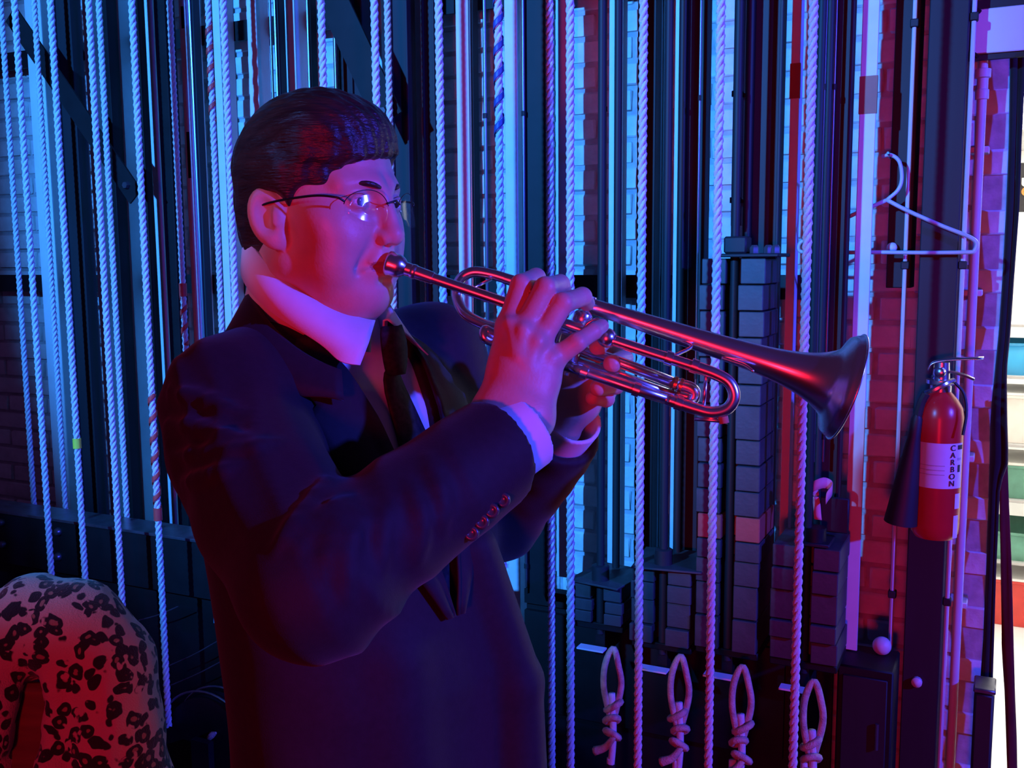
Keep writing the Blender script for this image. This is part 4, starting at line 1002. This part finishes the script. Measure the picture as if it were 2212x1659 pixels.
# shirt collar (fold line + leaf), both sides
CC = np.array([-.219, 1.170, 0.]); PC2 = math.radians(60); cf = np.array([math.sin(PC2), -math.cos(PC2), 0]); cl = np.array([math.cos(PC2), math.sin(PC2), 0])
def ring(th, r, h, s): return CC+cf*(r*math.cos(th)*(1+.24*max(0, math.cos(th))))+cl*(s*r*1.0*math.sin(th))+np.array([0, 0, h])
for s in (-1, 1):
    G = []
    for th in np.linspace(math.radians(9), math.pi, 40):
        b = (1-math.cos(th))/2; fh = 1.482+.112*b; pt = math.exp(-((th-math.radians(9))/.55)**2)
        stand = ring(th, .064+.008*b, fh-.034, s); fold = ring(th, .0665+.009*b, fh, s); fold2 = ring(th, .071+.009*b, fh+.001, s)
        low = ring(th+.46*pt, .090+.018*pt-.004*b, fh-.038-.004*pt, s); mid = (fold2+low)/2+ (low-CC-np.array([0, 0, low[2]]))*.02
        G.append(lev(np.array([stand, fold, fold2, mid, low])))
    o = MB().grid(np.array(G)).build('collar', M['shirt'], shr, smooth=True); solid(o, .0016)
# tie
CC = CC+cf*.012; knot_c = CC+cf*.080+np.array([0, 0, 1.452])
tie = MB(); G = []
path = [(0, 1.478, .016, .088), (0, 1.462, .021, .092), (0, 1.440, .0195, .094), (0, 1.425, .013, .093)]
for (l, h, wd, fr) in path:
    c = CC+cf*fr+np.array([0, 0, h]); G.append(lev(np.array([c+cl*(wd*math.sin(q))+cf*(.012*math.cos(q)-.004) for q in np.linspace(-1.5, 1.5, 9)])))
kn = subsurf(MB().grid(np.array(G)).build('tie_knot', M['tie'], per, smooth=True)); solid(kn, .004)
G = []
for h, wd in ((1.430, .012), (1.41, .017), (1.36, .022), (1.30, .027), (1.24, .032), (1.18, .037), (1.10, .042)):
    e = np.clip((1.43-h)/.05, 0, 1); row = []
    for q in np.linspace(-1, 1, 7):
        c0 = CC+cf*(.090-.004*q*q)+cl*(q*wd)+np.array([0, 0, h]); l_ = q*wd+.004; c1 = T(l_, front(l_, h, -.002-.003*q*q), h); row.append(c0*(1-e)+c1*e)
    G.append(lev(np.array(row)))
solid(subsurf(MB().grid(np.array(G)).build('tie', M['tie'], per, smooth=True)), .003)
# lapels and jacket collar laid on the chest
for s in (-1, 1):
    G = []
    for t in np.linspace(0, 1, 26):
        h = 1.470-.305*t; w_in = .062*np.clip((h-1.16)/.30, 0, 1.1)+.001
        wl = .012+.060*math.sin(min(1., (1-t)*1.18)*math.pi*.5)*(1 if t < .99 else 1)
        if t < .16: wl = .040
        elif t < .22: wl = .052
        row = []
        for q in np.linspace(0, 1, 7):
            l = s*(w_in+wl*q); hh = h-.012*q*(1-t); row.append(T(l, front(l, hh, .0035+.006*math.sin(q*2.6)+ (.006 if q < .1 else 0)), hh))
        G.append(lev(np.array(row)))
    solid(MB().grid(np.array(G)).build('lapel', M['suit'], jk, smooth=True), .004)
    G = []
    for th in np.linspace(math.radians(48), math.pi, 30):
        b = (1-math.cos(th))/2; fh = 1.415+.112*b; e = math.exp(-((th-math.radians(48))/.5)**2)
        G.append(lev(np.array([ring(th, .078+.010*e, fh-.02, s), ring(th, .081+.010*e, fh, s), ring(th, .087+.012*e, fh+.001, s), ring(th, .106+.004*e, fh-.032+.012*e, s), ring(th, .122-.008*e, fh-.058+.030*e, s)])))
    solid(MB().grid(np.array(G)).build('jacket_collar', M['suit'], jk, smooth=True), .004)
# sleeve buttons
uu = (RWJ-RE)/np.linalg.norm(RWJ-RE)
for k, (px, py) in enumerate(((1086, 1080), (1062, 1103), (1040, 1127), (1018, 1152))):
    best = None
    for z in np.arange(.85, 1.12, .001):
        p = L(px, py, z)
        if jacket(p[None].astype(np.float32), False)[0] < .0008: best = p; break
    if best is None: best = L(px, py, .99)
    g = CAM-best; g /= np.linalg.norm(g)
    MB().lathe(lev(best), lev(g), [(-.002, .0072), (.001, .0072), (.0026, .006), (.0028, .004), (.0018, .003), (.0018, .0001)], 16).build('sleeve_button', M['button'], jk, smooth=True)
# trousers and shoes (below the frame)
def legs(P):
    d = smin(torso(P, -.012), cone(P, T(-.09, .02, .86), T(-.095, .03, .09), .088, .05), .03); d = smin(d, cone(P, T(.09, .02, .86), T(.10, .05, .09), .088, .05), .03)
    return np.maximum(d, np.maximum(P[..., 2]-.98, .03-P[..., 2]))
V, Q = nets(legs, T(0, 0, .0)-np.array([.28, .28, 0]), T(0, 0, 1.0)+np.array([.28, .28, 0]), .012); npmesh('trousers', lev(V), Q, M['trousers'], per)
for s in (-1, 1):
    def shoe(P):
        a = T(s*.095, .0, .04); b = T(s*.105, .17, .03); d = smin(cone(P, a, b, .042, .038), cone(P, T(s*.095, .03, .10), T(s*.097, .03, .05), .046, .045), .03); return np.maximum(d, -P[..., 2]+.001)
    V, Q = nets(shoe, T(s*.1, .08, -.01)-np.array([.18, .18, 0]), T(s*.1, .08, .13)+np.array([.18, .18, 0]), .007); npmesh('shoe', lev(V), Q, M['shoe'], per)
# glasses
gl = empty('eyeglasses', tuple(lev(fromh((.10, 0, .0)))), 'rimless eyeglasses with thin dark temples on the player\'s face', 'glasses')
for s in (-1, 1):
    G = []
    for r in (0.001, .4, .75, 1.0):
        G.append([lev(fromh((.1065-8*(.0225+.0260*r*math.cos(a))**2*(1 if math.cos(a)*r > -.86 else 0)-.003*(r*math.sin(a)), s*(.0345+.0260*r*math.cos(a)*(1-.12*math.sin(a))), .011+.0185*r*math.sin(a)))) for a in np.linspace(0, 2*math.pi, 33)])
    ln = solid(MB().grid(np.array(G)).build('lens', M['lens'], gl, smooth=True), .0014)
    pts = [fromh((.0885, s*.060, .017)), fromh((.082, s*.067, .021)), fromh((.055, s*.074, .022)), fromh((.0, s*.080, .014)), fromh((-.020, s*.080, .004))]
    MB().tube(lev(spline(pts, 30)), .0013, 6).build('temple', M['wire'], gl, smooth=True)
    top = [lev(fromh((.1060-8*(.0225+.0260*math.cos(a))**2-.002*math.sin(a), s*(.0345+.0260*math.cos(a)), .0112+.0188*math.sin(a)))) for a in np.linspace(math.radians(10), math.radians(170), 16)]
    MB().tube(np.array(top), .0005, 5).build('brow_wire', M['wire'], gl, smooth=True)
    MB().tube(lev(np.array([fromh((.100, s*.010, .012)), fromh((.096, s*.008, .006))])), .002, 6).build('nose_pad', M['lens'], gl, smooth=True)
MB().tube(lev(spline([fromh((.1055, -.012, .017)), fromh((.1085, 0, .020)), fromh((.1055, .012, .017))], 10)), .0011, 6).build('bridge', M['wire'], gl, smooth=True)
# ------------------------------------------------------------------ trumpet
def zl(px): return 1.092-.040*(px-838)/760.
def tl_(px, py, dz=0.): return C(px, py, zl(px)+dz)
tr = empty('trumpet', tuple(tl_(1200, 800, .02)), 'silver trumpet held to the player\'s lips with its bell pointing right', 'trumpet')
S_ = M['silver']
m0, m1 = tl_(836, 567), tl_(1100, 657); ax = (m1-m0)/np.linalg.norm(m1-m0)
MB().lathe(m0, ax, [(.010, .002), (.002, .008), (.0, .0115), (.001, .0133), (.004, .0136), (.008, .0125), (.013, .0128), (.018, .0105), (.022, .0068), (.026, .0062), (.029, .0080), (.033, .0080), (.036, .0055), (.060, .0050), (.062, .0001)], 28).build('mouthpiece', S_, tr, smooth=True)
lead = np.array([tl_(896, 588), tl_(1100, 657), tl_(1320, 734), tl_(1525, 800)])
MB().tube(spline(lead, 40), .0058, 16).build('leadpipe', S_, tr, smooth=True)
MB().tube([tl_(878, 581), tl_(935, 601)], [.0075, .0068], 16).build('receiver', S_, tr)
# tuning slide bow + lower tube
bow = spline([tl_(1500, 792), tl_(1545, 808), tl_(1575, 826), tl_(1586, 856), tl_(1572, 882), tl_(1540, 891), tl_(1500, 882), tl_(1440, 862)], 50)
MB().tube(bow, .0064, 16).build('tuning_slide', S_, tr, smooth=True)
MB().tube([tl_(1470, 872), tl_(1360, 836), tl_(1250, 798), tl_(1225, 790, .01)], .0060, 16).build('lower_tube', S_, tr, smooth=True)
for (px, py) in ((1320, 734), (1445, 774), (1500, 791)): MB().tube([tl_(px-7, py-2.5), tl_(px+7, py+2.5)], .0076, 18).build('ferrule', S_, tr)
for (px, py) in ((1262, 803), (1375, 841), (1466, 871)): MB().tube([tl_(px-7, py-2.5), tl_(px+7, py+2.5)], .0076, 18).build('ferrule', S_, tr)
MB().ball(tl_(1311, 730), .0105, 14, 10).build('slide_knob', S_, tr, smooth=True)
MB().tube([tl_(1525, 812), tl_(1520, 878)], .0022, 8).build('slide_brace', S_, tr, smooth=True)
# bell: bow at the back, tail, flare
db = .045
bb = spline([tl_(1085, 712, .022), tl_(1040, 698, .030), tl_(1003, 676, .036), tl_(987, 640, db), tl_(993, 606, db), tl_(1020, 588, db), tl_(1060, 592, db), tl_(1110, 607, db)], 60)
MB().tube(bb, .0060, 16).build('bell_bow', S_, tr, smooth=True)
b0, b1 = tl_(1090, 601, db), tl_(1828, 836, db+.0); axb = (b1-b0); Lb = np.linalg.norm(axb)
prof = [(0, .0060), (.25, .0082), (.40, .0100), (.55, .0118), (.68, .0138), (.77, .0160), (.83, .0190), (.88, .0232), (.92, .0285), (.95, .0345), (.975, .0425), (.99, .0510), (1.0, .0575)]
tt = np.linspace(0, 1, 70); rr_ = np.interp(tt, [p[0] for p in prof], [p[1] for p in prof]); rr_ = np.convolve(np.pad(rr_, 2, 'edge'), np.ones(5)/5, 'valid'); rr_[-1] = .0575; rr_[-2] = .0555; rr_[-3]=.052
pr = [(t*Lb, r) for t, r in zip(tt, rr_)] + [(Lb+.0008, .0582), (Lb+.0002, .0575)] + [(t*Lb+.0012, max(r-.0012, .003)) for t, r in zip(tt[::-1][:60], rr_[::-1][:60])]
bl = MB().lathe(b0, axb, pr, 56); bl.f = [f for f in bl.f if len(f) == 4]; bl.build('bell', S_, tr, smooth=True)
th = np.linspace(0, 2*math.pi, 64, endpoint=False); axn = axb/Lb; u1 = np.cross(axn, (0, 0, 1)); u1 /= np.linalg.norm(u1); v1 = np.cross(axn, u1)
MB().tube(np.array([b1+.0580*(u1*math.cos(a)+v1*math.sin(a)) for a in th]), .0012, 8, closed=True).build('bell_rim', S_, tr, smooth=True)
# valves
up = tl_(1252, 665, .022)-tl_(1210, 800, .022); up /= np.linalg.norm(up)
for k, (px, py) in enumerate(((1150, 702), (1197, 718), (1244, 733))):
    c = tl_(px, py, .022)
    vs = MB().lathe(c-up*.040, up, [(0, .001), (0, .0045), (.004, .0045), (.006, .0095), (.014, .0098), (.015, .0088), (.058, .0088), (.060, .0100), (.068, .0100), (.070, .0085), (.073, .004), (.073, .001)], 22).build('valve_casing', S_, tr)
    hgt = .012
    MB().lathe(c+up*.033, up, [(0, .0026), (hgt, .0026), (hgt+.001, .0080), (hgt+.0035, .0084), (hgt+.004, .006), (hgt+.003, .001)], 16).build('finger_button', S_, vs, smooth=True)
MB().tube([tl_(1150, 690, .022), tl_(1244, 720, .022)], .0055, 10).tube([tl_(1150, 730, .022), tl_(1244, 760, .022)], .0055, 10).build('valve_link', S_, tr, smooth=True)
# third valve slide
MB().tube([tl_(1250, 752, .022), tl_(1345, 785, .018), tl_(1468, 832, .014)], .0062, 14).build('third_slide_tube', S_, tr, smooth=True)
MB().tube([tl_(1250, 782, .026), tl_(1345, 815, .022), tl_(1462, 858, .018)], .0060, 14).build('third_slide_tube', S_, tr, smooth=True)
MB().tube(spline([tl_(1462, 830, .014), tl_(1490, 838, .014), tl_(1500, 850, .015), tl_(1490, 866, .017), tl_(1458, 857, .018)], 20), .0070, 12).build('third_slide_bow', S_, tr, smooth=True)
for px, py in ((1458, 829), (1470, 833)): MB().tube([tl_(px-3, py-1, .014), tl_(px+3, py+1, .014)], .0082, 16).build('ferrule', M['brass'], tr)
# first valve slide ring at the back
MB().tube(spline([tl_(1120, 735, .03), tl_(1070, 722, .012), tl_(1048, 712, .006), tl_(1046, 728, .004), tl_(1064, 738, .008), tl_(1120, 752, .02)], 30), .0052, 12).build('first_slide', S_, tr, smooth=True)
# braces, hooks, water key
MB().tube(spline([tl_(1449, 771), tl_(1468, 763, .012), tl_(1494, 748, .030), tl_(1470, 736, .038), tl_(1440, 727, .040)], 24), .0018, 8).build('brace', S_, tr, smooth=True)
MB().tube([tl_(1022, 622), tl_(1060, 604, db)], .0018, 8).build('brace', S_, tr, smooth=True)
MB().tube(spline([tl_(1560, 772, .038), tl_(1585, 781, .034), tl_(1610, 790, .030), tl_(1628, 803, .026)], 16), np.linspace(.0028, .0016, 16), 8).build('finger_hook', S_, tr, smooth=True)
MB().tube(spline([tl_(1255, 722, -.004), tl_(1268, 700, -.008), tl_(1290, 690, -.008), tl_(1306, 704, -.006)], 14), .0018, 8).build('finger_hook', S_, tr, smooth=True)
wk = MB().tube([tl_(1500, 905), tl_(1545, 908), tl_(1572, 912)], .0022, 8).build('water_key', S_, tr, smooth=True)
MB().lathe(tl_(1562, 900), tl_(1566, 920)-tl_(1562, 900), [(0, .0052), (.007, .0052), (.0075, .0001)], 12).build('cork_pad', M['cork'], wk)
# ------------------------------------------------------------------ leopard coat on a chair
def cp(px, py, z=1.62): return L(px, py, z)
def coat(P):
    A = [(cp(-90, 1640), .10), (cp(-55, 1480), .085), (cp(-5, 1395), .072), (cp(80, 1345), .070), (cp(170, 1362), .072), (cp(232, 1440), .068), (cp(245, 1560), .072), (cp(250, 1720), .085), (cp(250, 1900), .09)]
    d = chain(P, A, .03)
    d = smin(d, chain(P, [(cp(120, 1395, 1.585), .032), (cp(132, 1480, 1.575), .022), (cp(128, 1560, 1.575), .020), (cp(118, 1660, 1.57), .024), (cp(112, 1800, 1.57), .024)], .02), .018)
    d = smin(d, chain(P, [(cp(5, 1400, 1.585), .030), (cp(12, 1450, 1.57), .022), (cp(0, 1510, 1.56), .026), (cp(-20, 1600, 1.56), .028)], .02), .018)
    d = smin(d, chain(P, [(cp(30, 1395, 1.59), .032), (cp(100, 1388, 1.59), .034)], .02), .02)
    d = d+.005*wob(P, 30, 11)+.002*wob(P, 90, 12)
    return np.maximum(d, .42-P[..., 2])
V, Q = nets(coat, cp(80, 1560)-np.array([.27, .16, .42]), cp(80, 1400)+np.array([.30, .16, .16]), .006)
ch = empty('chair', tuple(lev(np.array([cp(90, 1500)[0], 1.60, 0]))), 'brown wooden chair back showing through the draped leopard coat', 'chair')
tag(npmesh('leopard_coat', lev(V), Q, M['leopard']), 'leopard print plush coat draped over a chair in the lower left corner', 'coat')
c0 = cp(70, 1500, 1.66); 
def lbox(lo, hi, nm, m, bev=.006):
    b = MB().box(lo, hi, bev); b.v = [tuple(v) for v in lev(np.array(b.v))]; return b.build(nm, m, ch)
zt = cp(70, 1405, 1.64)[2]; xa, xb = cp(20, 1500, 1.64)[0], cp(118, 1500, 1.64)[0]; ys = cp(70, 1500, 1.64)[1]
lbox((xa-.10, ys-.06, .62), (xb+.04, ys-.035, zt-.03), 'backrest', M['wood'], .01)
lbox((xa-.16, ys-.02, .42), (xb+.13, ys+.40, .46), 'seat', M['wood'], .012)
for xx in (xa-.16, xb+.10):
    lbox((xx, ys-.012, 0), (xx+.03, ys+.018, zt-.05), 'leg', M['wood']); lbox((xx, ys+.36, 0), (xx+.03, ys+.39, .43), 'leg', M['wood'])
